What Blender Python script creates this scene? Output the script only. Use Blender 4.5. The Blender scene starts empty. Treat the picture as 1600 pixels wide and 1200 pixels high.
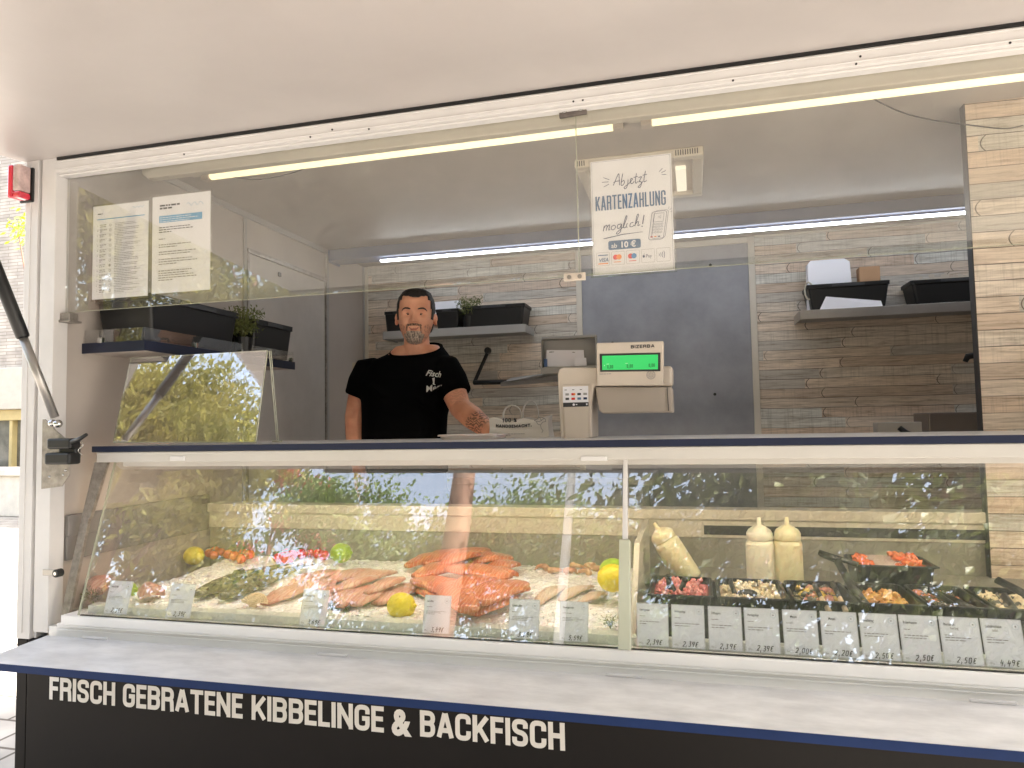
import bpy, bmesh, math, random
from mathutils import Vector, Matrix, Euler, noise
R=math.radians; rnd=random.Random(7)
S=bpy.context.scene; COL=S.collection
# ---------------------------------------------------------------- camera, sky, sun, exposure
CAM=Vector((0,-1.78,1.6)); FPX=1095.25
def cam_axes(yaw,pitch,roll):
    cy,sy,cp,sp=math.cos(yaw),math.sin(yaw),math.cos(pitch),math.sin(pitch)
    f=Vector((-sy*cp,cy*cp,sp)); r=Vector((cy,sy,0)); u=r.cross(f); c,s=math.cos(roll),math.sin(roll)
    return c*r+s*u, -s*r+c*u, f
AR,AU,AF=cam_axes(R(14.506),R(3.298),R(-1.0646))
cd=bpy.data.cameras.new('camera'); cam=bpy.data.objects.new('camera',cd); COL.objects.link(cam)
cam.matrix_world=Matrix(((AR.x,AU.x,-AF.x,CAM.x),(AR.y,AU.y,-AF.y,CAM.y),(AR.z,AU.z,-AF.z,CAM.z),(0,0,0,1)))
cd.sensor_width=36; cd.lens=FPX/1600*36; cd.clip_end=500; cd.clip_start=.05; S.camera=cam
W=bpy.data.worlds.new("World"); S.world=W; W.use_nodes=True
SUN_D=Vector((.62,.20,.76)).normalized()      # towards the sun: slightly behind the trailer, to the right
sky=W.node_tree.nodes.new('ShaderNodeTexSky'); sky.sky_type='NISHITA'; sky.sun_disc=False
sky.sun_elevation=math.asin(SUN_D.z); sky.sun_rotation=math.atan2(SUN_D.x,SUN_D.y)
sky.dust_density=4.0; sky.air_density=1.0
bg=W.node_tree.nodes['Background']; hs=W.node_tree.nodes.new('ShaderNodeHueSaturation'); hs.inputs['Saturation'].default_value=.6; W.node_tree.links.new(sky.outputs[0],hs.inputs['Color']); W.node_tree.links.new(hs.outputs[0],bg.inputs[0]); bg.inputs[1].default_value=.15
sl=bpy.data.lights.new('sun','SUN'); sl.energy=4.0; sl.angle=R(.5); sl.color=(1,.965,.91)
so=bpy.data.objects.new('sun',sl); COL.objects.link(so); so.rotation_euler=SUN_D.to_track_quat('Z','Y').to_euler()
S.view_settings.view_transform='Standard'; S.view_settings.look='None'; S.view_settings.gamma=1; S.view_settings.exposure=2.68
try: S.cycles.max_bounces=10; S.cycles.transparent_max_bounces=16; S.cycles.diffuse_bounces=5; S.cycles.glossy_bounces=4
except Exception: pass

def pt(px,py,ax,v):
    """point of the real plane ax=v that the photograph shows at pixel (px,py)"""
    d=AR*((px-800)/FPX)+AU*((600-py)/FPX)+AF
    i='xyz'.index(ax); return CAM+d*((v-CAM[i])/d[i])

# ---------------------------------------------------------------- materials
def nmat(name):
    m=bpy.data.materials.new(name); m.use_nodes=True; nt=m.node_tree
    return m,nt,nt.nodes['Principled BSDF']
def N(nt,t,**k):
    n=nt.nodes.new('ShaderNode'+t)
    for a,b in k.items(): setattr(n,a,b)
    return n
def ramp(nt,src,stops):
    r=N(nt,'ValToRGB'); e=r.color_ramp.elements
    while len(e)>1: e.remove(e[-1])
    e[0].position=stops[0][0]; e[0].color=(*stops[0][1],1)
    for p,c in stops[1:]:
        q=e.new(p); q.color=(*c,1)
    nt.links.new(src,r.inputs[0]); return r
def mapping(nt,scale=(1,1,1),coord='Object'):
    tc=N(nt,'TexCoord'); mp=N(nt,'Mapping'); mp.inputs['Scale'].default_value=scale
    nt.links.new(tc.outputs[coord],mp.inputs[0]); return mp.outputs[0]
def math_(nt,op,a,b=None):
    n=N(nt,'Math',operation=op)
    for i,v in enumerate((a,b)):
        if v is None: continue
        if isinstance(v,(int,float)): n.inputs[i].default_value=v
        else: nt.links.new(v,n.inputs[i])
    return n.outputs[0]
MATS={}
def paint(name,c,rough=.5,metal=0,var=.08,scale=6,bump=0,bscale=60,coat=0,stretch=(1,1,1),spec=.5,sub=0):
    if name in MATS: return MATS[name]
    m,nt,b=nmat(name); v=mapping(nt,stretch)
    n=N(nt,'TexNoise'); n.inputs['Scale'].default_value=scale; n.inputs['Detail'].default_value=6; n.inputs['Roughness'].default_value=.62
    nt.links.new(v,n.inputs[0])
    r=ramp(nt,n.outputs[0],[(.3,tuple(x*(1-var) for x in c)),(.7,tuple(min(1,x*(1+var)) for x in c))])
    nt.links.new(r.outputs[0],b.inputs['Base Color'])
    b.inputs['Roughness'].default_value=rough; b.inputs['Metallic'].default_value=metal
    b.inputs['Specular IOR Level'].default_value=spec; b.inputs['Coat Weight'].default_value=coat
    if sub: b.inputs['Subsurface Weight'].default_value=sub; b.inputs['Subsurface Radius'].default_value=(.02,.008,.004); b.inputs['Subsurface Scale'].default_value=.3
    if bump:
        n2=N(nt,'TexNoise'); n2.inputs['Scale'].default_value=bscale; n2.inputs['Detail'].default_value=4; nt.links.new(v,n2.inputs[0])
        bp=N(nt,'Bump'); bp.inputs['Strength'].default_value=bump; bp.inputs['Distance'].default_value=.003
        nt.links.new(n2.outputs[0],bp.inputs['Height']); nt.links.new(bp.outputs[0],b.inputs['Normal'])
    MATS[name]=m; return m
def emit(name,c,s):
    m,nt,b=nmat(name); b.inputs['Base Color'].default_value=(*c,1); b.inputs['Emission Color'].default_value=(*c,1)
    b.inputs['Emission Strength'].default_value=s; b.inputs['Roughness'].default_value=.4; return m
def glass(name,f0,tint=(1,1,1),dust=0.0,rough=0.0):
    """thin pane: see-through plus a mirror reflection that grows towards grazing angles; a little dust"""
    m=bpy.data.materials.new(name); m.use_nodes=True; nt=m.node_tree; nt.nodes.clear()
    o=N(nt,'OutputMaterial'); t=N(nt,'BsdfTransparent'); t.inputs[0].default_value=(*tint,1)
    g=N(nt,'BsdfGlossy'); g.inputs['Roughness'].default_value=rough; g.inputs[0].default_value=(1,1,1,1)
    lw=N(nt,'LayerWeight'); lw.inputs[0].default_value=.5
    p=math_(nt,'POWER',lw.outputs['Facing'],4.0); a=math_(nt,'MULTIPLY',p,1-f0); fac=math_(nt,'ADD',a,f0)
    mx=N(nt,'MixShader'); nt.links.new(fac,mx.inputs[0]); nt.links.new(t.outputs[0],mx.inputs[1]); nt.links.new(g.outputs[0],mx.inputs[2])
    out=mx.outputs[0]
    if dust:
        d=N(nt,'BsdfDiffuse'); d.inputs[0].default_value=(.8,.8,.76,1)
        n=N(nt,'TexNoise'); n.inputs['Scale'].default_value=9; n.inputs['Detail'].default_value=8; nt.links.new(mapping(nt),n.inputs[0])
        r=ramp(nt,n.outputs[0],[(.35,(dust*.5,)*3),(.75,(dust*1.6,)*3)])
        m2=N(nt,'MixShader'); nt.links.new(r.outputs[0],m2.inputs[0]); nt.links.new(out,m2.inputs[1]); nt.links.new(d.outputs[0],m2.inputs[2]); out=m2.outputs[0]
    nt.links.new(out,o.inputs[0]); return m
def planks(name,dark=1.0):
    """printed driftwood strips: every strip its own tint, stretched grain, thin dark joints with rounded ends"""
    m,nt,b=nmat(name); v=mapping(nt); sp=N(nt,'SeparateXYZ'); nt.links.new(v,sp.inputs[0])
    x,z=sp.outputs[0],sp.outputs[2]
    wob=N(nt,'TexNoise'); wob.inputs['Scale'].default_value=3; nt.links.new(mapping(nt,(1,1,.3)),wob.inputs[0])
    zz=math_(nt,'ADD',math_(nt,'MULTIPLY',z,1/.052),math_(nt,'MULTIPLY',wob.outputs[0],.25))
    row=math_(nt,'FLOOR',zz); fz=math_(nt,'FRACT',zz)
    w1=N(nt,'TexWhiteNoise',noise_dimensions='1D'); nt.links.new(row,w1.inputs['W'])
    xx=math_(nt,'ADD',math_(nt,'MULTIPLY',x,1/.62),math_(nt,'MULTIPLY',w1.outputs[0],7.3))
    colm=math_(nt,'FLOOR',xx); fx=math_(nt,'FRACT',xx)
    cb=N(nt,'CombineXYZ'); nt.links.new(row,cb.inputs[0]); nt.links.new(colm,cb.inputs[1])
    w2=N(nt,'TexWhiteNoise',noise_dimensions='2D'); nt.links.new(cb.outputs[0],w2.inputs[0])
    k=dark
    pal=[(p,tuple(min(.85,q*1.22) for q in c)) for p,c in [(.0,(.50,.41,.33)),(.14,(.57,.49,.41)),(.28,(.44,.41,.37)),(.42,(.62,.53,.44)),(.55,(.52,.43,.35)),(.66,(.50,.48,.44)),(.76,(.58,.52,.45)),(.86,(.54,.43,.34)),(.94,(.54,.53,.49))]]
    r=ramp(nt,w2.outputs[0],[(p,tuple(q*k for q in c)) for p,c in pal]); r.color_ramp.interpolation='CONSTANT'
    g=N(nt,'TexNoise'); g.inputs['Scale'].default_value=8; g.inputs['Detail'].default_value=12; g.inputs['Roughness'].default_value=.7; g.inputs['Distortion'].default_value=.6
    add=N(nt,'VectorMath',operation='ADD'); nt.links.new(mapping(nt,(.8,1,12)),add.inputs[0])
    sc=N(nt,'VectorMath',operation='SCALE'); sc.inputs['Scale'].default_value=5; nt.links.new(w2.outputs[1],sc.inputs[0]); nt.links.new(sc.outputs[0],add.inputs[1])
    nt.links.new(add.outputs[0],g.inputs[0])
    gr=ramp(nt,g.outputs[0],[(.25,(.42,.36,.30)),(.40,(.74,.69,.64)),(.50,(.98,.96,.94)),(.70,(1.3,1.28,1.25))])
    # short upright saw marks on some strips
    sm=N(nt,'TexNoise'); sm.inputs['Scale'].default_value=5; sm.inputs['Detail'].default_value=3; nt.links.new(mapping(nt,(30,1,1.5)),sm.inputs[0])
    sr=ramp(nt,sm.outputs[0],[(.36,(.72,.72,.70)),(.48,(1,1,1))])
    mu=N(nt,'MixRGB',blend_type='MULTIPLY'); mu.inputs[0].default_value=1; nt.links.new(r.outputs[0],mu.inputs[1]); nt.links.new(gr.outputs[0],mu.inputs[2])
    mv=N(nt,'MixRGB',blend_type='MULTIPLY'); nt.links.new(math_(nt,'MULTIPLY',w2.outputs[0],.6),mv.inputs[0]); nt.links.new(mu.outputs[0],mv.inputs[1]); nt.links.new(sr.outputs[0],mv.inputs[2])
    # joints: bottom line of each strip, and a rounded end
    e1=math_(nt,'LESS_THAN',fz,.055)
    bow=math_(nt,'MULTIPLY',math_(nt,'POWER',math_(nt,'ABSOLUTE',math_(nt,'SUBTRACT',fz,.5)),2.0),.10)
    fe=math_(nt,'ABSOLUTE',math_(nt,'SUBTRACT',fx,math_(nt,'ADD',bow,.01)))
    e2=math_(nt,'LESS_THAN',fe,.0035)
    ed=math_(nt,'MAXIMUM',e1,e2)
    wk=N(nt,'TexNoise'); wk.inputs['Scale'].default_value=4; nt.links.new(v,wk.inputs[0])
    edm=math_(nt,'MULTIPLY',ed,ramp(nt,wk.outputs[0],[(.35,(.35,)*3),(.6,(.95,)*3)]).outputs[0])
    md=N(nt,'MixRGB'); nt.links.new(edm,md.inputs[0]); nt.links.new(mv.outputs[0],md.inputs[1]); md.inputs[2].default_value=(.08*k,.06*k,.045*k,1)
    nt.links.new(md.outputs[0],b.inputs['Base Color']); b.inputs['Roughness'].default_value=.45
    bp=N(nt,'Bump'); bp.inputs['Strength'].default_value=.25; bp.inputs['Distance'].default_value=.002; nt.links.new(g.outputs[0],bp.inputs['Height']); nt.links.new(bp.outputs[0],b.inputs['Normal'])
    return m
def bricks(name,c1,c2,cm,sw,sh,ms=.008,coord=(1,1,1),rough=.8,rot=None):
    m,nt,b=nmat(name); tc=N(nt,'TexCoord'); mp=N(nt,'Mapping'); nt.links.new(tc.outputs['Object'],mp.inputs[0])
    if rot: mp.inputs['Rotation'].default_value=rot
    t=N(nt,'TexBrick'); t.inputs['Color1'].default_value=(*c1,1); t.inputs['Color2'].default_value=(*c2,1); t.inputs['Mortar'].default_value=(*cm,1)
    t.inputs['Scale'].default_value=1; t.inputs['Brick Width'].default_value=sw; t.inputs['Row Height'].default_value=sh; t.inputs['Mortar Size'].default_value=ms
    nt.links.new(mp.outputs[0],t.inputs[0])
    n=N(nt,'TexNoise'); n.inputs['Scale'].default_value=3; n.inputs['Detail'].default_value=8; nt.links.new(mp.outputs[0],n.inputs[0])
    r=ramp(nt,n.outputs[0],[(.3,(.7,.7,.7)),(.7,(1.1,1.1,1.1))])
    mu=N(nt,'MixRGB',blend_type='MULTIPLY'); mu.inputs[0].default_value=1; nt.links.new(t.outputs[0],mu.inputs[1]); nt.links.new(r.outputs[0],mu.inputs[2])
    nt.links.new(mu.outputs[0],b.inputs['Base Color']); b.inputs['Roughness'].default_value=rough; return m

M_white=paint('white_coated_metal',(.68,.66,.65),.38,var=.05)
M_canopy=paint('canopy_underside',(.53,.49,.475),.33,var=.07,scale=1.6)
M_cream=paint('cream_metal',(.66,.60,.51),.4,var=.05)
M_wall=paint('taupe_wall',(.44,.39,.35),.45,var=.06,scale=3)
M_ceil=paint('taupe_ceiling',(.44,.395,.36),.5,var=.07,scale=2.5)
M_beam=paint('blue_grey_beam',(.14,.175,.30),.5,var=.05)
M_navy=paint('navy_edge',(.010,.026,.095),.5,var=.12,spec=.15)
M_navy2=paint('dark_navy_edge',(.006,.010,.030),.35,var=.12)
M_black=paint('black_body_panel',(.0085,.0068,.0068),.45,var=.25,scale=2,spec=.18)
M_rub=paint('black_plastic',(.006,.006,.0065),.42,var=.2)
M_dark=paint('dark_grey_plastic',(.03,.03,.033),.45,var=.2)
M_lett=paint('white_vinyl',(.72,.69,.66),.5,var=.03)
M_white2=paint('bright_white_metal',(.88,.86,.84),.35,var=.03)
M_stone=paint('pale_stone_laminate',(.72,.715,.71),.32,var=.17,scale=7,stretch=(1,2.2,1),bump=.05)
M_grey=paint('grey_slate_laminate',(.31,.31,.335),.5,var=.16,scale=5)
M_alu=paint('brushed_aluminium',(.42,.40,.38),.35,metal=.8,var=.1)
M_galv=paint('galvanised_steel',(.33,.30,.27),.42,metal=.6,var=.3,scale=40)
M_steel=paint('polished_steel',(.55,.54,.53),.18,metal=1,var=.05)
M_shelf=paint('grey_shelf_board',(.36,.345,.33),.5,var=.05)
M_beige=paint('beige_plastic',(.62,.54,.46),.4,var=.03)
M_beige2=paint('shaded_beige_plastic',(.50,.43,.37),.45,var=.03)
M_paper=paint('white_paper',(.83,.82,.87),.45,var=.02)
M_ink=paint('black_ink',(.03,.03,.035),.6,var=.1)
M_inkg=paint('grey_print',(.30,.29,.29),.6,var=.1)
M_blue=paint('blue_print',(.075,.16,.31),.6,var=.06)
M_lblue=paint('light_blue_print',(.10,.36,.62),.6,var=.06)
M_red=paint('red_print',(.70,.04,.03),.6,var=.06); M_orange=paint('orange_print',(.85,.28,.04),.6,var=.06)
M_planks=planks('driftwood_panel'); 
G_upper=glass('upper_window_glass',.075,(.97,.97,.95),.035)
G_case=glass('case_glass',.135,(.985,.985,.97),.035)
G_shield=glass('acrylic_shield',.32,(.9,.9,.9),.01)
G_clear=glass('clear_acrylic',.10,(.96,.96,.96),.02)

# ---------------------------------------------------------------- mesh builder
ORG={}
def thing(name,label,cat,loc=(0,0,0),group=None,local=False,rot=None):
    o=bpy.data.objects.new(name,None); COL.objects.link(o); o.location=loc; o.empty_display_size=.05
    if rot: o.rotation_euler=rot
    ORG[o]=Vector((0,0,0)) if local else Vector(loc)
    o['label']=label; o['category']=cat
    if group: o['group']=group
    return o
def tag(o,label=None,cat=None,group=None,kind=None):
    for k,v in (('label',label),('category',cat),('group',group),('kind',kind)):
        if v: o[k]=v
    return o
def copy_tree(o,parent=None):
    c=o.copy(); COL.objects.link(c); c.parent=parent
    if o in ORG: ORG[c]=ORG[o]
    for ch in list(o.children): copy_tree(ch,c)
    return c
class MB:
    def __init__(s): s.v=[]; s.f=[]; s.m=[]; s.mi=0
    def add(s,vs,fs,T=None):
        n=len(s.v); s.v+= [Vector(T@Vector(a)) if T else Vector(a) for a in vs]
        s.f+=[tuple(i+n for i in f) for f in fs]; s.m+=[s.mi]*len(fs); return s
    def box(s,a,b,T=None):
        x0,y0,z0=[min(a[i],b[i]) for i in range(3)]; x1,y1,z1=[max(a[i],b[i]) for i in range(3)]
        return s.add([(x0,y0,z0),(x1,y0,z0),(x1,y1,z0),(x0,y1,z0),(x0,y0,z1),(x1,y0,z1),(x1,y1,z1),(x0,y1,z1)],
          [(0,3,2,1),(4,5,6,7),(0,1,5,4),(1,2,6,5),(2,3,7,6),(3,0,4,7)],T)
    def quad(s,*p): return s.add(p,[tuple(range(len(p)))])
    def prism(s,poly,fn0,fn1):
        """closed prism: poly of 2D points, fn0/fn1 map them to the two end planes"""
        n=len(poly); vs=[fn0(*p) for p in poly]+[fn1(*p) for p in poly]
        return s.add(vs,[tuple(range(n))[::-1],tuple(range(n,2*n))]+[(i,(i+1)%n,n+(i+1)%n,n+i) for i in range(n)])
    def slab(s,q,t):
        """sheet through the quad/polygon q, thickness t along its normal"""
        q=[Vector(a) for a in q]; nrm=(q[1]-q[0]).cross(q[2]-q[1]).normalized()*t; n=len(q)
        return s.add(q+[a+nrm for a in q],[tuple(range(n))[::-1],tuple(range(n,2*n))]+[(i,(i+1)%n,n+(i+1)%n,n+i) for i in range(n)])
    def loft(s,rings,cap=True):
        n=len(rings[0]); vs=[p for r in rings for p in r]; fs=[]
        for k in range(len(rings)-1):
            for i in range(n): j=(i+1)%n; fs.append((k*n+i,k*n+j,(k+1)*n+j,(k+1)*n+i))
        if cap: fs+= [tuple(range(n))[::-1],tuple((len(rings)-1)*n+i for i in range(n))]
        return s.add(vs,fs)
    def tube(s,pts,rad,n=10,flat=1):
        pts=[Vector(p) for p in pts]; rad=rad if isinstance(rad,(list,tuple)) else [rad]*len(pts); rings=[]; up=None
        for k,p in enumerate(pts):
            d=(pts[min(k+1,len(pts)-1)]-pts[max(k-1,0)]).normalized()
            if up is None: up=d.orthogonal().normalized()
            else: up=(up-d*up.dot(d)).normalized()
            w=d.cross(up)
            rings.append([p+(up*math.cos(2*math.pi*i/n)+w*flat*math.sin(2*math.pi*i/n))*rad[k] for i in range(n)])
        return s.loft(rings)
    def lathe(s,prof,c=(0,0,0),n=20,T=None):
        rings=[[(c[0]+r*math.cos(2*math.pi*i/n),c[1]+r*math.sin(2*math.pi*i/n),c[2]+z) for i in range(n)] for r,z in prof]
        if T: rings=[[T@Vector(p) for p in r] for r in rings]
        return s.loft(rings)
    def ball(s,c,r,n=12,wob=0,seed=0):
        r=(r,r,r) if isinstance(r,(int,float)) else r; rings=[]
        for k in range(1,n):
            a=math.pi*k/n; ring=[]
            for i in range(2*n):
                b=math.pi*i/n; d=Vector((math.sin(a)*math.cos(b),math.sin(a)*math.sin(b),-math.cos(a)))
                q=1+(wob*noise.noise(d*2.3+Vector((seed,0,0))) if wob else 0)
                ring.append((c[0]+d.x*r[0]*q,c[1]+d.y*r[1]*q,c[2]+d.z*r[2]*q))
            rings.append(ring)
        return s.loft(rings)
    def build(s,name,mats,parent=None,bevel=0,smooth=False,org=None,seg=2,loc=None):
        mats=mats if isinstance(mats,(list,tuple)) else [mats]
        o_=ORG[parent] if (parent is not None and parent in ORG) else Vector(loc or (0,0,0))
        me=bpy.data.meshes.new(name); me.from_pydata([v-o_ for v in s.v],[],s.f)
        for m in mats: me.materials.append(m)
        if len(mats)>1:
            for p,i in zip(me.polygons,s.m): p.material_index=i
        if smooth:
            for p in me.polygons: p.use_smooth=True
        me.update(); o=bpy.data.objects.new(name,me); COL.objects.link(o)
        if parent is not None: o.parent=parent
        elif loc is not None: o.location=loc
        ORG[o]=o_
        if bevel:
            b=o.modifiers.new('b','BEVEL'); b.width=bevel; b.segments=seg; b.limit_method='ANGLE'; b.angle_limit=R(40)
        return o
def one(name,mats,label,cat,fn,group=None,bevel=0,smooth=False,loc=None,kind=None):
    b=MB(); fn(b); o=b.build(name,mats,None,bevel,smooth,loc=loc); tag(o,label,cat,group,kind); return o
def struct(name,mat,fn,**k):
    b=MB(); fn(b); o=b.build(name,mat,**k); o['kind']='structure'; return o

# ---------------------------------------------------------------- stroke lettering
r_=.45
GL={'A':([[(0,0),(.44,1)],[(.56,1),(1,0)],[(.2,.27),(.8,.27)]],1.08),
'B':([[(0,0),(0,1)],[(0,1),(1,1,r_),(1,.53,r_),(0,.53)],[(.2,.53),(1,.53,r_),(1,0,r_),(0,0)]],1),
'C':([[(1,.66),(1,1,r_),(0,1,r_),(0,0,r_),(1,0,r_),(1,.34)]],1),'D':([[(0,0),(0,1),(1,1,r_),(1,0,r_),(0,0)]],1),
'E':([[(1,1),(0,1),(0,0),(1,0)],[(0,.52),(.9,.52)]],.82),'F':([[(0,0),(0,1),(1,1)],[(0,.5),(.88,.5)]],.82),
'G':([[(1,.68),(1,1,r_),(0,1,r_),(0,0,r_),(1,0,r_),(1,.47),(.5,.47)]],1),'H':([[(0,0),(0,1)],[(1,0),(1,1)],[(0,.52),(1,.52)]],1),
'I':([[(0,0),(0,1)]],0),'K':([[(0,0),(0,1)],[(.05,.33),(1,1)],[(.36,.56),(1,0)]],1.02),'L':([[(0,1),(0,0),(1,0)]],.8),
'M':([[(0,0),(0,1)],[(0,1),(.5,.15),(1,1)],[(1,1),(1,0)]],1.35),
'N':([[(0,0),(0,1)],[(0,1),(1,0)],[(1,0),(1,1)]],1.05),'O':([[(0,.5),(0,1,r_),(1,1,r_),(1,0,r_),(0,0,r_),(0,.5)]],1),
'R':([[(0,0),(0,1)],[(0,1),(1,1,r_),(1,.5,r_),(0,.5)],[(.5,.5),(.95,.5,.3),(1,0)]],1),
'S':([[(1,.7),(1,1,r_),(0,1,r_),(0,.56,r_),(1,.46,r_),(1,0,r_),(0,0,r_),(0,.3)]],.98),
'T':([[(.5,0),(.5,1)],[(0,1),(1,1)]],1),'U':([[(0,1),(0,0,r_),(1,0,r_),(1,1)]],1),'Z':([[(0,1),(1,1),(0,0),(1,0)]],.9),
'V':([[(0,1),(.5,0),(1,1)]],1),'P':([[(0,0),(0,1),(1,1,r_),(1,.47,r_),(0,.47)]],1),
'&':([[(1.05,0),(.15,.72,.1),(.12,1,.3),(.72,1,.3),(.72,.68,.3),(0,.36,.3),(0,0,.4),(.72,0,.4),(1.05,.42)]],1.1),
'0':([[(.5,1),(0,1,.5),(0,0,.5),(1,0,.5),(1,1,.5),(.5,1)]],.9),'1':([[(0,.75),(.5,1),(.5,0)]],.7),'2':([[(0,.8),(0,1,.4),(.95,1,.4),(.95,.6,.3),(0,0),(1,0)]],.9),
'3':([[(0,1),(1,1,.3),(.45,.56),(1,.5,.4),(1,0,.4),(0,0)]],.9),'4':([[(.25,1),(0,.38),(1,.42)],[(.85,.75),(.65,-.1)]],.9),
'5':([[(1,1),(.2,1),(.1,.55),(.9,.62,.4),(.9,0,.4),(0,0)]],.9),'8':([[(.5,.5),(.05,1,.4),(.95,1,.4),(0,.0,.4),(1,0,.4),(.5,.5)]],.9),
'9':([[(.95,.62),(0,.5,.4),(0,1,.4),(1,1,.4),(.9,.5),(.75,-.05)]],.9),'7':([[(0,1),(1,1),(.3,0)]],.9),'6':([[(.9,1),(.05,.55,.1),(0,0,.4),(1,0,.4),(.95,.55,.3),(.1,.45)]],.9),
'€':([[(1,.9),(.9,1,.3),(.25,1,.4),(.2,0,.4),(1,0,.3)],[(0,.6),(.75,.62)],[(0,.4),(.7,.42)]],1),',':([[(.3,.05),(.1,-.25)]],.35),
'.':([[(0,0),(0,.1)]],.2),'!':([[(.1,1),(.1,.3)],[(.1,.1),(.1,0)]],.3),'%':([[(0,0),(1,1)],[(0,.7),(0,1,.2),(.35,1,.2),(.35,.65,.2),(0,.65,.2),(0,.7)],[(.65,.05),(.65,.35,.2),(1,.35,.2),(1,0,.2),(.65,0,.2),(.65,.05)]],1)}
def fillet(path,w,h):
    P=[(Vector((p[0]*w,p[1]*h)),(p[2]*w if len(p)>2 else 0)) for p in path]; out=[]
    for i,(p,r) in enumerate(P):
        if r and 0<i<len(P)-1:
            a=P[i-1][0]-p; b=P[i+1][0]-p; ra=min(r,a.length*.5); rb=min(r,b.length*.5)
            A=p+a.normalized()*ra; B=p+b.normalized()*rb
            for k in range(6):
                t=k/5; out.append((1-t)**2*A+2*t*(1-t)*p+t*t*B)
        else: out.append(p)
    return out
class Plane2:
    """prints flat shapes on a sheet: origin o, unit axes u (right), v (up), n (out)"""
    def __init__(s,o,u,v): s.o=Vector(o); s.u=Vector(u).normalized(); s.v=Vector(v).normalized(); s.n=s.u.cross(s.v).normalized(); s.mb=MB(); s.k=0
    def P(s,x,y,z): return s.o+s.u*x+s.v*y+s.n*z
    def z(s): s.k+=1; return .0006+(s.k%40)*.00004
    def poly(s,pts,mi=0):
        z=s.z(); s.mb.mi=mi; s.mb.add([s.P(x,y,z) for x,y in pts],[tuple(range(len(pts)))])
    def rect(s,x,y,w,h,mi=0): s.poly([(x,y),(x+w,y),(x+w,y+h),(x,y+h)],mi)
    def disc(s,x,y,r,mi=0,n=18,ry=None): s.poly([(x+r*math.cos(2*math.pi*i/n),y+(ry or r)*math.sin(2*math.pi*i/n)) for i in range(n)],mi)
    def frame(s,x,y,w,h,t,mi=0):
        s.rect(x,y,w,t,mi); s.rect(x,y+h-t,w,t,mi); s.rect(x,y+t,t,h-2*t,mi); s.rect(x+w-t,y+t,t,h-2*t,mi)
    def line(s,pts,t,mi=0,closed=False):
        pts=[Vector(p) for p in pts]; z=s.z(); s.mb.mi=mi; L=[];Rr=[]
        for i,p in enumerate(pts):
            d0=(p-pts[i-1]).normalized() if i>0 else None; d1=(pts[i+1]-p).normalized() if i<len(pts)-1 else None
            if d0 is None: d0=d1
            if d1 is None: d1=d0
            if d0.length<1e-6 : d0=d1
            if d1.length<1e-6 : d1=d0
            nn=Vector((-d0.y,d0.x))+Vector((-d1.y,d1.x))
            nn=nn.normalized() if nn.length>1e-4 else Vector((-d0.y,d0.x))
            c=max(.35,nn.dot(Vector((-d0.y,d0.x)))); L.append(p+nn*t/2/c); Rr.append(p-nn*t/2/c)
        n=len(pts); s.mb.add([s.P(a.x,a.y,z) for a in L]+[s.P(a.x,a.y,z) for a in Rr],[(n+i,n+i+1,i+1,i) for i in range(n-1)])
    def stroke(s,txt,x,y,h,w,t,gap,mi=0,shear=0,jit=0,space=None,rise=None):
        """stroke font; returns the end x"""
        for ch in txt:
            if ch==' ': x+=space if space else w*.75; continue
            g,ws=GL[ch]; ww=w*ws; jx=rnd.uniform(-jit,jit)*h; jy=rnd.uniform(-jit,jit)*h
            for path in g:
                pts=fillet(path,ww-t if ww>0 else 0,h-t)
                if (pts[0]-pts[-1]).length>1e-6 and ch not in 'CGS3925€6':
                    for e,n_ in ((0,1),(-1,-2)):
                        d=(pts[e]-pts[n_]).normalized(); ext=t/2*(1 if max(abs(d.x),abs(d.y))>.985 else .55); pts[e]=pts[e]+d*ext
                q=[]
                for p in pts:
                    yy=p.y+t/2; xx=p.x+t/2
                    q.append((x+xx+shear*yy+jx, y+yy+jy+(rise(x+xx) if rise else 0)))
                s.line(q,t,mi)
            x+=max(ww,t)+gap
        return x
    def text(s,txt,x,y,h,mi=0,sx=1,shear=0,offset=0,align='LEFT'):
        """Blender's own font, h = capital height"""
        c=bpy.data.curves.new('t','FONT'); c.body=txt; c.size=h*1.38; c.shear=shear; c.offset=offset; c.align_x=align; c.resolution_u=3
        o=bpy.data.objects.new('t',c); COL.objects.link(o); bpy.context.view_layer.update()
        me=bpy.data.meshes.new_from_object(o.evaluated_get(bpy.context.evaluated_depsgraph_get())); z=s.z(); s.mb.mi=mi
        s.mb.add([s.P(x+v.co.x*sx,y+v.co.y,z) for v in me.vertices],[tuple(p.vertices) for p in me.polygons])
        bpy.data.objects.remove(o); bpy.data.curves.remove(c); bpy.data.meshes.remove(me)
    def greek(s,x,y,w,h,lines,mi=0,fill=.45,seed=0):
        """lines of small unreadable print: broken dashes"""
        q=random.Random(seed+lines)
        lh=h/lines
        for i in range(lines):
            X=x; end=x+w*(q.uniform(.7,1) if i<lines-1 else q.uniform(.3,.8)); z=s.z()
            while X<end:
                ww=q.uniform(.5,1.9)*lh*1.2; ww=min(ww,end-X); 
                if ww<lh*.2: break
                s.mb.mi=mi; Y=y+h-(i+.75)*lh; k=lh*fill
                s.mb.add([s.P(X,Y,z),s.P(X+ww,Y,z),s.P(X+ww,Y+k,z),s.P(X,Y+k,z)],[(0,1,2,3)])
                X+=ww+lh*.35
    def build(s,name,mats,parent,**k): return s.mb.build(name,mats,parent,**k)

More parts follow.
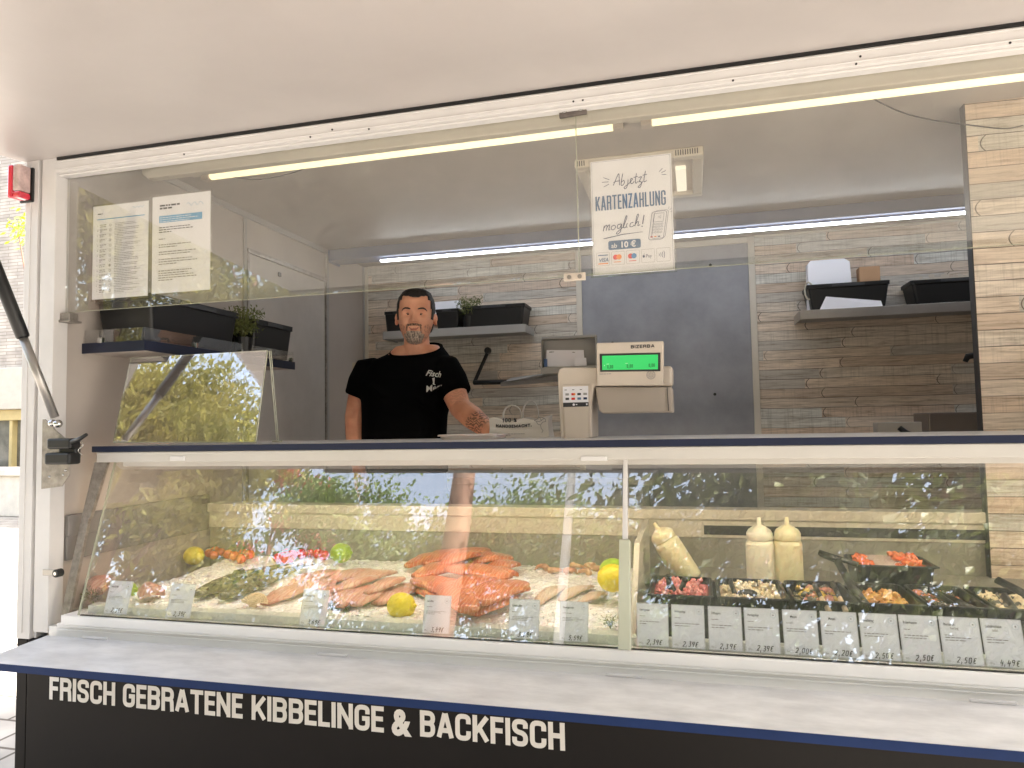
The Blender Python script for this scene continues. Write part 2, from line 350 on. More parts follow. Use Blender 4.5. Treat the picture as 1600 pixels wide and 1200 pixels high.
# ================================================================= GROUND AND SURROUNDINGS
M_pav=bricks('sandy_pavers',(.40,.365,.315),(.32,.29,.25),(.10,.08,.06),.42,.28,.010)
struct('ground',paint('distant_ground',(.40,.36,.30),.9,var=.15,scale=.5),lambda b:b.quad((-90,-90,-.004),(90,-90,-.004),(90,90,-.004),(-90,90,-.004)))
struct('pavement',M_pav,lambda b:b.quad((-40,-40,0),(30,-40,0),(30,9.1,0),(-40,9.1,0)))
M_clad=bricks('stone_cladding',(.55,.49,.42),(.40,.35,.30),(.28,.24,.20),.55,.075,.008,rot=(R(90),0,0))
Yb=10.6
def zb(py): return pt(15,py,'y',Yb).z
bd=thing('stone_clad_building','pale stone clad building with a large window, beyond the left end of the trailer','building',(-18,Yb,0))
b=MB(); b.box((-40,Yb,zb(575)),(-2,Yb+1,zb(-200))); b.build('wall',M_clad,bd)
b=MB(); b.box((-40,Yb-.15,zb(640)),(-2,Yb+1,zb(575)-.003)); b.build('canopy_band',paint('cream_render',(.5,.45,.37),.7),bd,bevel=.02)
b=MB(); b.box((-40,Yb-.05,zb(657)),(-2,Yb+1,zb(640)-.003)); w_=b.build('window_frame',paint('yellow_frame',(.50,.38,.16),.6),bd,bevel=.01)
b=MB(); b.box((-40,Yb+.1,zb(738)),(-2,Yb+.9,zb(657)-.003)); b.build('window_pane',paint('dim_shop_glass',(.14,.13,.10),.12,var=.5,scale=2),bd)
for i in range(12):
    b=MB(); b.box((-39+i*2.2,Yb-.03,zb(738)),(-38.92+i*2.2,Yb+.098,zb(657)-.003)); b.build('mullion',paint('yellow_frame',(.50,.38,.16),.6),bd)
b=MB(); b.box((-40,Yb-.4,0),(-2,Yb+1,zb(738)-.003)); b.build('plinth',paint('grey_plinth',(.42,.42,.43),.7),bd,bevel=.02)
one('low_wall',paint('cream_stone',(.66,.60,.50),.75,var=.12),'low cream stone wall in front of the stone clad building','wall',lambda b:(b.box((-40,9.0,0),(-3,9.5,.78)),b.box((-40,8.93,.783),(-3,9.56,.93))),bevel=.02)

# trees: shared crowns of many small leaf faces in clumps, tapered trunk and limbs
def leafmat(name,a,b_,tr=.35):
    m,nt,b=nmat(name); g=N(nt,'TexNoise'); g.inputs['Scale'].default_value=1.3; g.inputs['Detail'].default_value=6; nt.links.new(mapping(nt),g.inputs[0])
    r=ramp(nt,g.outputs[0],[(.35,a),(.65,b_)]); nt.links.new(r.outputs[0],b.inputs['Base Color']); b.inputs['Roughness'].default_value=.5
    t=N(nt,'BsdfTranslucent'); nt.links.new(r.outputs[0],t.inputs[0]); mx=N(nt,'MixShader'); mx.inputs[0].default_value=tr
    nt.links.new(b.outputs[0],mx.inputs[1]); nt.links.new(t.outputs[0],mx.inputs[2]); nt.links.new(mx.outputs[0],nt.nodes['Material Output'].inputs[0]); return m
M_leafA=leafmat('sunny_leaves',(.26,.26,.05),(.44,.38,.10),.5); M_leafB=leafmat('green_leaves',(.09,.16,.03),(.19,.25,.05),.4); M_leafC=leafmat('dark_leaves',(.05,.07,.018),(.11,.13,.03),.3)
M_leafR=leafmat('red_leaves',(.40,.06,.05),(.5,.14,.08),.4)
M_bark=paint('bark',(.19,.10,.065),.85,var=.35,scale=4,stretch=(3,3,.5),bump=.6,bscale=14)
def crown_mb(seed,H,base,rad,n,leaf,clumps=26,shape=1.0):
    q=random.Random(seed); b=MB(); C=[]
    for i in range(clumps):
        z=q.uniform(base,H); t=(z-base)/(H-base); rr=rad*(math.sin(math.pi*min(1,.12+t*.86))**.6)*q.uniform(.35,1)
        a=q.uniform(0,6.283); C.append((Vector((rr*math.cos(a),rr*math.sin(a),z)),q.uniform(.32,.72)*rad*.55))
    vs=[];fs=[]
    for i in range(n):
        c,cr=q.choice(C); d=Vector((q.gauss(0,1),q.gauss(0,1),q.gauss(0,.75))); d=d.normalized()*cr*(q.random()**.45)*(1+.25*q.gauss(0,1))
        p=c+d; u=Vector((q.gauss(0,1),q.gauss(0,1),q.gauss(0,1))).normalized(); v=u.orthogonal().normalized(); w=u.cross(v)
        s_=leaf*q.uniform(.6,1.3); k=len(vs)
        vs+=[p-v*s_,p+w*s_*.5+u*s_*.15,p+v*s_,p-w*s_*.5+u*s_*.15]; fs.append((k,k+1,k+2,k+3))
    b.v=vs; b.f=fs; b.m=[0]*len(fs); return b,C
def tree(name,label,loc,H,base,rad,n,leaf,mat,trunk_r,seed,clumps=26,limbs=8):
    t=thing(name,label,'tree',loc,'trees standing behind the photographer',local=True)
    b,C=crown_mb(seed,H,base,rad,n,leaf,clumps); b.build('crown',mat,t)
    tb=MB(); q=random.Random(seed+5); pts=[Vector((.12*q.gauss(0,1)*k/6,.12*q.gauss(0,1)*k/6,H*.8*k/6)) for k in range(7)]
    tb.tube(pts,[trunk_r*(1-.13*k) for k in range(7)],12)
    for c,cr in C[:limbs]:
        z0=max(base*.75,c.z*.55); p0=Vector((0,0,z0)); mid=(p0+c)/2+Vector((0,0,-.15))
        tb.tube([p0,mid,c],[trunk_r*.35,trunk_r*.22,trunk_r*.06],7)
    tb.build('trunk',M_bark,t,smooth=True); return t
tree('broadleaf_tree','tall sunlit yellow green tree mirrored in the left end of the display glass',(-9.5,-7.5,0),7.2,1.0,3.0,60000,.075,M_leafA,.22,3,90)
tree('broadleaf_tree','second sunlit tree mirrored beside the acrylic shield',(-14.5,-9.0,0),9.0,1.2,3.8,44000,.095,M_leafA,.22,13,70)
tree('broadleaf_tree','ragged green tree mirrored against the sky left of the bare trunk',(-8.3,-13.0,0),7.7,1,3.2,34000,.075,M_leafB,.18,5,60)
tree('broadleaf_tree','small ragged green tree mirrored right of the bare trunk',(-4.6,-14.5,0),8.2,1,3.2,34000,.075,M_leafB,.18,8,60)
tree('broadleaf_tree','low green tree mirrored behind the white mast',(-1.4,-15.5,0),8.4,1,3.2,34000,.075,M_leafB,.16,9,60)
tree('broadleaf_tree','tall dark tree mirrored in the right display glass',(2.6,-8.5,0),13.5,1.4,4.2,90000,.08,M_leafC,.24,21,110)
tree('broadleaf_tree','dark wide tree at the far right behind the photographer',(8.2,-9.5,0),13.8,1.4,4.4,44000,.12,M_leafC,.24,22,90)
tree('broadleaf_tree','tree with red brown leaves mirrored left of the sky gap',(-11.6,-15.0,0),10.0,3,1.3,5000,.10,M_leafR,.14,31,14)
tree('plane_tree','tree with a thick bare brown trunk mirrored in the middle of the glass',(-2.75,-5.6,0),14.0,9.5,2.4,9000,.09,M_leafB,.20,41,20)
one('flag_mast',paint('white_mast',(.8,.8,.78),.4),'slim white mast mirrored beside the glass joint','mast',lambda b:(b.lathe([(.09,0),(.075,4),(.05,11),(.0,11.02)],(-1.95,-8.2,0),14)),smooth=True)
# sprig by the wall
bs=thing('climbing_plant','bright yellow green sprig in front of the stone wall by the red marker lamp','plant',pt(30,357,'y',4.0))
o_=ORG[bs]; b=MB()
for i in range(70):
    p=o_+Vector((rnd.gauss(0,.05),rnd.gauss(0,.05),rnd.gauss(0,.08))); u=Vector((rnd.gauss(0,1),rnd.gauss(0,1),rnd.gauss(0,1))).normalized(); v=u.orthogonal().normalized(); w=u.cross(v)
    b.quad(p-v*.035,p+w*.014,p+v*.035,p-w*.014)
b.build('leaves',paint('lime_leaves',(.40,.52,.03),.5),bs)
b=MB(); b.tube([o_+Vector((0,0,-.08)),o_+Vector((.15,.1,-1.2)),o_+Vector((.2,.1,-o_.z))],[.006,.01,.015],6); b.build('stem',M_bark,bs)

# ================================================================= TRAILER
XL,XR=-2.088,2.25
T=thing('food_trailer','fish sales trailer with raised white canopy, black lower panel and open serving hatch','food trailer',(0,1.1,0))
def part(name,mat,fn,parent=None,**k):
    b=MB(); fn(b); return b.build(name,mat,parent or T,**k)
b=MB(); b.box((XL+.047,0,.18),(XR,.04,.955)); b.box((XL,.004,.18),(XL+.040,.06,.955)); b.box((XL+.0405,.012,.18),(XL+.0465,.03,.955))
fp=b.build('front_panel',M_black,T,bevel=.002)
P2=Plane2((0,-.0005,0),(1,0,0),(0,0,1))
def word(t,x0,x1,z0=.781,h=.068,g=.0050,tk=.0126):
    # fit the word to its real span
    n=sum(GL[c][1] for c in t)
    fixed=sum(tk for c in t if GL[c][1]==0)+g*(len(t)-1); w=(x1-x0-fixed)/n
    P2.stroke(t,x0,z0,h,w,tk,g)
word('FRISCH',-1.952,-1.706); word('GEBRATENE',-1.678,-1.267); word('KIBBELINGE',-1.238,-.833); P2.text('&',-.809,.781,.066,0,sx=.86,offset=.0042); word('BACKFISCH',-.729,-.340)
l_=P2.mb.build('lettering',M_lett,fp); ORG[l_]=ORG[T]
part('chassis',M_dark,lambda b:(b.box((XL+.1,.1,.36),(XR-.1,2.2,.44)),b.box((-.9,.5,.25),(.9,.62,.36)),b.box((-.9,1.7,.25),(.9,1.82,.36))))
for yy in (.35,1.9):
    w=part('wheel',M_rub,lambda b:b.tube([(.15,yy-.09,.28),(.15,yy+.09,.28)],.28,28),smooth=False,bevel=.02)
def post(b):
    b.box((XL,0,.957),(XL+.052,.055,2.49)); b.box((XL+.052,.014,.957),(XL+.064,.05,2.488)); b.box((XL+.064,.002,.98),(-1.967,.055,2.488))
    b.box((XL+.022,-.003,.975),(XL+.025,.001,2.47))
cp=part('corner_post',M_white,post,bevel=.0025)
def toprail(b):
    b.box((-1.966,.0,2.437),(XR,.05,2.4775)); b.box((-1.966,-.004,2.4445),(XR,-.0005,2.4485)); b.box((-1.966,-.004,2.469),(XR,-.0005,2.4735)); b.box((-1.966,.012,2.430),(XR,.04,2.4365))
part('top_rail',M_white,toprail,bevel=.0015)
for x,z in ((-1.48,2.441),(-1.05,2.442),(-.98,2.455),(-.865,2.442),(-.28,2.4425),(-.255,2.4425),(.12,2.441),(.40,2.441),(.41,2.458),(.72,2.442)): part('rail_screw',M_rub,lambda b:b.tube([(x,-.0015,z),(x,.0,z)],.0028,8))
part('rubber_seal',M_rub,lambda b:b.box((-1.96,-.004,2.478),(XR,.03,2.4893)))
cs=.10
def canopy(b):
    y0,y1=.03,-1.47; z0=2.4895; z1=z0+cs*y1
    a=XL-.012
    b.add([(a,y0,z0),(XR+.01,y0,z0),(XR+.01,y1,z1),(a,y1,z1),(a,y0,z0+.045),(XR+.01,y0,z0+.045),(XR+.01,y1,z1+.045),(a,y1,z1+.045)],[(0,1,2,3),(4,7,6,5),(0,4,5,1),(1,5,6,2),(2,6,7,3),(3,7,4,0)])
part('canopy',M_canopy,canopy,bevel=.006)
part('canopy_edge_trim',M_dark,lambda b:b.box((XL-.02,-1.475,2.49+cs*-1.47-.012),(XR+.01,-1.505,2.49+cs*-1.47+.05)),bevel=.003)
# shelf on the outside
xs=pt(79,991,'y',0).x; xs2=pt(0,1020,'z',.978).x; ys2=pt(0,1020,'z',.978).y
xse=xs+(xs2-xs)*(.25/max(.05,-ys2)); 
print('shelf',xs,xs2,ys2,xse)
def shelf(b): b.slab([(xs,-.012,.958),(XR,-.012,.958),(XR,-.25,.958),(xse,-.25,.958)][::-1],.0195)
ss=part('serving_shelf',M_stone,shelf,bevel=.001)
def edge(b):
    b.slab([(xse-.001,-.2505,.958),(XR,-.2505,.958),(XR,-.2525,.958),(xse-.003,-.2525,.958)][::-1],.019)
    b.slab([(xs-.001,-.012,.958),(xse-.001,-.2505,.958),(xse-.003,-.2525,.958),(xs-.003,-.012,.958)],.019)
e_=part('shelf_edge',M_navy,edge,parent=ss)
for px_,py_ in ((150,993),(520,1020),(975,1051),(1550,1091)):
    p=pt(px_,py_,'y',-.012)
    part('shelf_hinge',M_white,lambda b:(b.tube([(p.x-.045,-.014,.981),(p.x+.045,-.014,.981)],.0035,8),b.box((p.x-.042,-.012,.9785),(p.x+.042,-.02,.9795))),parent=ss)
# rails between shelf and glass
def rails(b):
    b.box((-1.965,.004,.957),(XR,.05,1.001)); b.box((-1.93,.001,1.0015),(XR,.05,1.012)); b.box((-1.93,-.002,.992),(XR,.0005,.996))
part('lower_rail',M_white2,rails,bevel=.0015)
# walls inside
part('end_wall',M_wall,lambda b:(b.box((-2.03,.052,.42),(-1.972,2.24,2.62)),))
part('end_wall_outer',M_white,lambda b:b.box((XL+.005,.058,.30),(-2.0305,2.28,2.70)))
part('floor',paint('grey_vinyl_floor',(.46,.44,.41),.6),lambda b:b.box((-1.97,.05,.44),(XR,2.2,.46)))
part('ceiling',M_ceil,lambda b:b.box((-1.972,.0505,2.6),(XR,2.24,2.63)))
part('roof',M_white,lambda b:b.box((XL,.0505,2.64),(XR+.06,2.30,2.70)),bevel=.01)
part('back_wall',M_planks,lambda b:(b.box((-1.971,2.2,.42),(-.635,2.235,2.6)),b.box((.345,2.2,.42),(XR,2.235,2.6))))
part('back_wall_outer',M_white,lambda b:b.box((-2.03,2.2405,.30),(XR+.05,2.28,2.64)))
part('grey_panel',M_grey,lambda b:b.box((-.604,2.203,.42),(.312,2.233,2.565)))
part('wall_trim',M_cream,lambda b:(b.box((-.636,2.192,.42),(-.604,2.236,2.598)),b.box((.312,2.192,.42),(.346,2.236,2.598)),b.box((-.604,2.196,2.5655),(.312,2.236,2.598)),b.box((-1.971,2.185,.42),(-1.945,2.199,2.598)),b.box((-1.944,2.188,2.588),(-.637,2.199,2.6)),b.box((.347,2.188,2.588),(XR,2.199,2.6))),bevel=.003)
for p in (pt(1117,616,'y',2.2),pt(957,536,'y',2.2),pt(1110,414,'y',2.2)): part('panel_screw',M_rub,lambda b:b.tube([(p.x,2.2,p.z),(p.x,2.203,p.z)],.008,10))
part('right_wall',M_wall,lambda b:b.box((XR+.0005,.0,.30),(XR+.05,2.24,2.64)))
def partition(b): b.box((.872,.712,.46),(XR,.745,2.599))
part('partition_wall',M_planks,partition)
part('partition_edge',M_dark,lambda b:b.box((.868,.7105,.46),(.8715,.747,2.599)))
part('cable_duct',M_beam,lambda b:b.box((-1.955,1.73,2.538),(XR,1.86,2.5995)),bevel=.006)
part('duct_end_cap',M_beam,lambda b:b.box((-1.9705,1.728,2.53),(-1.9555,1.862,2.5995)),bevel=.004)
# end wall details: trims and the entrance door
part('wall_corner_trim',M_shelf,lambda b:(b.box((-1.9715,.06,2.572),(-1.958,1.725,2.599)),b.box((-1.9715,.975,.46),(-1.962,.995,2.571)),b.box((-1.9715,1.712,.46),(-1.958,1.735,2.571)),b.box((-1.9715,2.17,.46),(-1.962,2.184,2.598))),bevel=.002)
dr=part('door',paint('grey_white_door',(.47,.44,.41),.45),lambda b:b.box((-1.9715,1.01,.48),(-1.9665,1.70,2.412)),bevel=.002)
part('door_frame',M_galv,lambda b:(b.box((-1.9715,.996,2.413),(-1.956,1.712,2.432)),b.box((-1.9715,.996,.46),(-1.959,1.008,2.412)),b.box((-1.9715,1.701,.46),(-1.959,1.711,2.412))),parent=dr)
part('door_stop',M_rub,lambda b:b.box((-1.962,1.24,2.35),(-1.955,1.26,2.37)),parent=dr)
part('wall_bracket',M_galv,lambda b:(b.box((-1.9715,.02,1.955),(-1.925,.07,1.962)),b.box((-1.9715,.025,1.9625),(-1.93,.06,1.985))),bevel=.002)
# rail and inclined support seen on the end wall beside the display glass
def wallrail(b):
    b.box((-1.9715,.06,1.268),(-1.955,.74,1.335)); b.box((-1.9715,.06,1.19),(-1.960,.74,1.2675))
part('end_wall_rail',paint('grey_rail',(.22,.205,.195),.45),wallrail,bevel=.002)
# marker lamp
ml=thing('marker_lamp','red and clear side marker lamp high on the white corner post','lamp',pt(45,287,'y',-.01))
c=ORG[ml]
b=MB(); b.box((c.x-.042,c.y+.012,c.z-.060),(c.x+.013,c.y+.002,c.z+.055)); b.build('housing',M_rub,ml,bevel=.006)
ax,az=c.x-.016,c.z
b=MB(); b.box((ax-.024,c.y+.001,az-.056),(ax-.004,c.y-.042,az+.052)); b.box((ax-.0035,c.y+.001,az-.056),(ax+.025,c.y-.040,az-.035)); b.build('red_lens',paint('red_lens',(.62,.03,.06),.15,coat=.6),ml,bevel=.006)
b=MB(); b.box((ax-.0035,c.y+.001,az-.0345),(ax+.0245,c.y-.041,az+.052)); b.build('clear_lens',paint('milky_lens',(.55,.40,.38),.15,var=.3,scale=30,coat=.6),ml,bevel=.005)
# latch plate, latch and ball on the post's inner side
def P3(px,py,y=-.03): return pt(px,py,'y',y)
b=MB(); q=[P3(72,655),P3(88,672),P3(110,690),P3(110,742),P3(98,760),P3(66,764),P3(68,655)]
b.slab(q[::-1],.004); b.build('latch_plate',M_galv,T,bevel=.0008)
for x,y in ((78,745),(99,742),(80,700),(103,735)): b=MB(); b.ball(P3(x,y,-.034),.004,6); b.build('rivet',M_steel,T,smooth=True)
lt=part('latch',M_rub,lambda b:[b.box(P3(x0,y0,-.035)+Vector((0,-a,0)),P3(x1,y1,-.035)+Vector((0,.012,0))) for x0,y0,x1,y1,a in ((86,685,122,701,.03),(84,707,122,725,.034),(96,699,122,710,.012))],bevel=.006)
part('latch_lever',M_rub,lambda b:b.tube([P3(112,690,-.06),P3(124,686,-.07),P3(135,679,-.08)],[.006,.007,.005],8),parent=lt,smooth=True)
part('latch_spring',M_steel,lambda b:b.tube([P3(122,688,-.06)]+[P3(126+4*math.sin(i),690+i*3,-.06) for i in range(8)],.0012,6),parent=lt,smooth=True)
A=Vector((-1.905,-.035,1.632)); B=Vector((-2.03,-.30,2.435))
gs=thing('gas_strut','gas strut with black cylinder and steel rod holding up the canopy','gas strut',A)
J=A.lerp(B,.32)
b=MB(); b.tube([A.lerp(B,.02),J],.0125,14); b.build('rod_sleeve',M_alu,gs,smooth=True)
b=MB(); b.tube([A.lerp(B,.318),A.lerp(B,.325),A.lerp(B,.97)],[.0165,.0185,.0185],16); b.build('cylinder',M_rub,gs,smooth=True)
b=MB(); b.ball(A+Vector((.008,-.004,-.004)),.013,9); b.ball(A+Vector((-.018,0,-.002)),.012,9); b.tube([A+Vector((-.045,.01,-.004)),A+Vector((.01,-.004,-.004))],.006,8); b.build('ball_joint',M_steel,gs,smooth=True)
b=MB(); b.ball(B,.014,8); b.build('upper_joint',M_steel,gs,smooth=True)
# lower bracket with knurled knob
kb=part('knob_bracket',M_alu,lambda b:(b.box(P3(68,889,-.02),P3(98,901,-.024)),),bevel=.002)
p=P3(96,894,-.026)
part('knob',M_rub,lambda b:b.tube([p,p+Vector((0,-.022,0))],.0125,16),parent=kb,bevel=.002)
part('knob_socket',M_steel,lambda b:b.tube([p+Vector((0,-.022,0)),p+Vector((0,-.0235,0))],.006,6),parent=kb)

# ---- upper glass panes
zt,zb_=2.443,1.99
xj=pt(903,330,'y',.045).x
up=part('window_pane',G_upper,lambda b:b.box((-1.965,.043,zb_),(xj-.0015,.047,zt)))
up2=part('window_pane',G_upper,lambda b:b.box((xj+.0015,.043,zb_),(XR,.047,zt)))
M_gl=paint('glass_edge',(.40,.40,.31),.2,var=.02)
for u,(x0,x1) in ((up,(-1.965,xj-.0015)),(up2,(xj+.0015,XR))):
    part('pane_edge',M_gl,lambda b:(b.box((x0,.0425,zb_-.0012),(x1,.0475,zb_-.0001)),),parent=u)
part('pane_joint_edge',M_gl,lambda b:b.box((xj-.0012,.0425,zb_),(xj+.0012,.0475,zt)))
pc=pt(898,433,'y',.038)
cl=part('pane_clamp',M_beige,lambda b:b.box((pc.x-.029,.034,pc.z-.010),(pc.x+.029,.0425,pc.z+.011)),bevel=.002)
for d in (-.014,.014): part('clamp_screw',M_galv,lambda b:b.tube([(pc.x+d,.034,pc.z),(pc.x+d,.031,pc.z)],.006,10),parent=cl)
ph=pt(895,174,'y',.030)
hb=part('hinge_block',paint('dull_zinc',(.13,.11,.10),.5,metal=.3,var=.3,scale=50),lambda b:b.slab([(ph.x-.037,.028,ph.z-.013),(ph.x+.037,.028,ph.z-.010),(ph.x+.037,.028,ph.z+.016),(ph.x-.037,.028,ph.z+.013)][::-1],.012),bevel=.002)
for d in (-.022,.022):
    part('hinge_bolt',M_steel,lambda b:b.tube([(ph.x+d,.029,ph.z+.003),(ph.x+d,.024,ph.z+.003)],.0075,12),parent=hb); part('hinge_bore',M_rub,lambda b:b.tube([(ph.x+d,.0245,ph.z+.003),(ph.x+d,.0235,ph.z+.003)],.0035,10),parent=hb)

# ================================================================= DISPLAY CASE
D=thing('display_case','glass fronted refrigerated fish counter with navy edged worktop','display case',(0,.3,1.0))
def dp(name,mat,fn,parent=None,**k):
    b=MB(); fn(b); return b.build(name,mat,parent or D,**k)
xc0=-1.835; XE=2.2; gy0,gz0,gy1,gz1=-.004,1.043,.128,1.500
xa,xb=-.197,-.171
def pane(b,x0,x1): b.slab([(x0,gy0,gz0),(x1,gy0,gz0),(x1,gy1,gz1),(x0,gy1,gz1)],.004)
g1=dp('front_glass',G_case,lambda b:pane(b,xc0,xa+.006)); g2=dp('front_glass',G_case,lambda b:pane(b,xb-.004,XE))
def strip(b,x,w=.003): b.slab([(x,gy0-.003,gz0),(x+w,gy0-.003,gz0),(x+w,gy1-.003,gz1),(x,gy1-.003,gz1)],.006)
dp('glass_edge',M_gl,lambda b:strip(b,xc0-.0035),parent=g1)
dp('counter_edge',paint('counter_navy',(.013,.018,.045),.4,var=.1,spec=.3),lambda b:b.box((-1.875,.066,1.536),(XE,.0745,1.5545)),bevel=.001)
dp('worktop',M_stone,lambda b:b.box((-1.873,.075,1.538),(XE,.70,1.5525)))
dp('top_rail',paint('cream_white_rail',(.56,.535,.50),.38,var=.04),lambda b:(b.box((-1.86,.070,1.503),(XE,.16,1.5355)),b.box((-1.80,.115,1.487),(XE,.16,1.5025))),bevel=.002)
for a,c_ in ((265,300),(907,951)): dp('rail_catch',M_white,lambda b:b.box(pt(a,713,'y',.066),pt(c_,719,'y',.10)),bevel=.002)
for a,c_ in ((225,262),(330,372)): dp('blind_slat',M_dark,lambda b:b.tube([pt(a,720,'y',.112),pt(c_,720,'y',.112)],.0022,6))
# sill profile
dp('sill',M_white2,lambda b:(b.box((-1.90,-.014,1.013),(XE,.07,1.041)),b.box((-1.90,-.010,1.0055),(XE,.0,1.0125)),),bevel=.002)
dp('sill_gasket',M_rub,lambda b:b.box((xc0,-.0062,1.0415),(XE,-.0005,1.0445)))
M_inner=paint('pale_green_white_liner',(.66,.69,.64),.35,var=.03)
M_liner=paint('beige_liner',(.62,.56,.45),.4,var=.05)
M_liner2=paint('steel_liner',(.33,.31,.26),.4,metal=.25,var=.08)
dp('inner_ledge',M_inner,lambda b:(b.box((xc0,.022,1.0412),(xa,.064,1.066)),b.box((xb,.024,1.0412),(XE,.052,1.062))),bevel=.002)
dp('tray_floor',M_liner2,lambda b:b.box((-1.95,.0705,1.0),(XE,.735,1.035)))
dp('back_panel',M_liner2,lambda b:b.box((-1.955,.742,1.0),(XE,.76,1.20)))
dp('back_ledge',M_liner,lambda b:(b.box((-1.955,.735,1.2005),(XE,.76,1.262)),b.box((-1.955,.722,1.2625),(XE,.80,1.298))),bevel=.003)
dp('back_groove',M_dark,lambda b:b.box((.02,.732,1.2635-.052),(XE,.7345,1.2625-.02)))
def side(b):
    b.add([(-1.952,.02,1.04),(-1.952,.70,1.04),(-1.952,.70,1.50),(-1.952,.16,1.50)],[(0,1,2,3)])
dp('side_support',M_galv,lambda b:(b.slab([(-1.935,.03,1.03),(-1.905,.03,1.03),(-1.905,.10,1.32),(-1.935,.10,1.32)],.012),b.slab([(-1.935,.10,1.32),(-1.900,.10,1.32),(-1.865,.13,1.50),(-1.915,.13,1.50)],.012)),bevel=.001)
dp('divider_post',paint('pale_green_post',(.50,.51,.40),.35),lambda b:b.slab([(xa-.001,gy0-.012,1.043),(xb+.004,gy0-.012,1.043),(xb+.002,gy0+.062,1.297),(xa+.001,gy0+.062,1.297)],.02),bevel=.003)
dp('divider_rod',M_white,lambda b:b.slab([(xa+.009,gy0+.058,1.297),(xb-.004,gy0+.058,1.297),(xb-.004,gy1-.012,1.515),(xa+.011,gy1-.012,1.515)],.012),bevel=.002)
dp('divider_wall',M_liner,lambda b:b.prism([(.07,1.04),(.73,1.04),(.73,1.262),(.30,1.25)],lambda y,z:(-.18,y,z),lambda y,z:(-.165,y,z)))

dp('added_case_light',emit('warm_added_light',(1,.88,.70),4.0),lambda b:(b.box((-1.80,.165,1.515),(-.22,.195,1.522)),b.box((-.14,.165,1.515),(XE-.1,.195,1.522))))  # added warm strips, no known fixture, to brighten the fish and salads
# acrylic shield on the worktop
SH=thing('acrylic_shield','tilted clear acrylic sneeze shield standing on the navy worktop edge at the left','sneeze guard',(-1.55,.1,1.555))
a_=pt(178,691,'y',.09); b_=pt(400,691,'y',.09); c_=pt(418,548,'y',.17); d_=pt(205,560,'y',.17)
b=MB(); b.slab([a_,b_,c_,d_],.005); sh=b.build('panel',G_shield,SH)
b=MB(); 
for p,q in ((a_,b_),(b_,c_),(c_,d_),(d_,a_)): b.tube([p,q],.0022,6)
b.build('polished_edge',M_gl,SH)
b=MB(); f_=pt(433,690,'y',.22); b.tube([c_+Vector((0,.01,0)),f_],.0022,6); b.tube([c_+Vector((.006,.01,0)),f_+Vector((.006,0,0))],.0015,6); b.box(f_-Vector((.012,.01,.002)),f_+Vector((.012,.01,.004))); b.build('rear_strut',M_gl,SH)
# ================================================================= LAMPS INSIDE THE TRAILER
E_warm=emit('warm_tube_light',(1,.82,.46),.27); E_led=emit('cool_led_light',(.86,.93,1.0),3.8)
LZ=2.572
for k,(x0,x1,lab) in enumerate(((-1.74,-.225,'long warm white tube lamp under the ceiling, left one behind the upper glass'),(-.10,1.9,'long warm white tube lamp under the ceiling, right one running out of the frame'))):
    L=thing('tube_lamp',lab,'lamp',((x0+x1)/2,.46,2.6),'tube lamps above the serving hatch')
    b=MB(); b.box((x0-.11,.40,2.578),(x1+.05,.50,2.599)) ; b.build('housing',M_cream,L,bevel=.004)
    b=MB(); b.tube([(x0,.46,LZ-.010),(x1,.46,LZ-.010)],.0165,14); b.build('tube',E_warm,L,smooth=True)
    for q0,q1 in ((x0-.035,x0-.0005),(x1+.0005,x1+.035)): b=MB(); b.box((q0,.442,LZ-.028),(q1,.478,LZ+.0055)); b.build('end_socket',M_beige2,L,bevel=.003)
one('lamp_cover_profile',M_cream,'cream lamp cover profile with rounded end along the top of the hatch','lamp cover',lambda b:b.prism([(-1.91,2.53),(-1.885,2.512),(2.2,2.512),(2.2,2.598),(-1.92,2.598)],lambda x,z:(x,.30,z),lambda x,z:(x,.335,z)),bevel=.004,loc=(0,.3,2.5))
LS=thing('led_strip','cool white LED strip under the blue grey duct along the back','led strip',(0,1.80,2.53))
b=MB(); b.box((-1.66,1.765,2.527),(2.2,1.785,2.5375)); b.build('profile',M_beam,LS)
b=MB(); b.box((-1.66,1.7655,2.517),(2.2,1.7845,2.5265)); b.build('diodes',E_led,LS)
def cable(label,pts,r=.0022):
    q=[Vector(p) for p in pts]; out=[]
    for i in range(len(q)-1):
        p0=q[max(i-1,0)];p1=q[i];p2=q[i+1];p3=q[min(i+2,len(q)-1)]
        for k in range(8):
            t=k/8; out.append(.5*((2*p1)+(-p0+p2)*t+(2*p0-5*p1+4*p2-p3)*t*t+(-p0+3*p1-3*p2+p3)*t**3))
    out.append(q[-1]); b=MB(); b.tube(out,r,6); o=b.build('cable',M_dark,None,smooth=True,loc=out[0]); tag(o,label,'cable')
cy=.54
cable('thin dark cable sagging under the left tube lamp',[pt(352,275,'y',cy),pt(400,280,'y',cy),pt(450,272,'y',cy),pt(505,252,'y',cy)])
cable('short cable loop under the middle of the left tube lamp',[pt(618,242,'y',cy),pt(640,242,'y',cy),pt(680,232,'y',cy),pt(716,226,'y',cy)])
cable('cable lying along the start of the right tube lamp',[pt(1095,175,'y',cy),pt(1150,174,'y',cy),pt(1200,166,'y',cy),pt(1240,157,'y',cy)])
cable('long cable hanging across to the wood panelled partition',[pt(1346,144,'y',cy),pt(1400,172,'y',cy),pt(1450,186,'y',cy),pt(1520,196,'y',cy),pt(1570,201,'y',.60),pt(1598,196,'y',.70)])
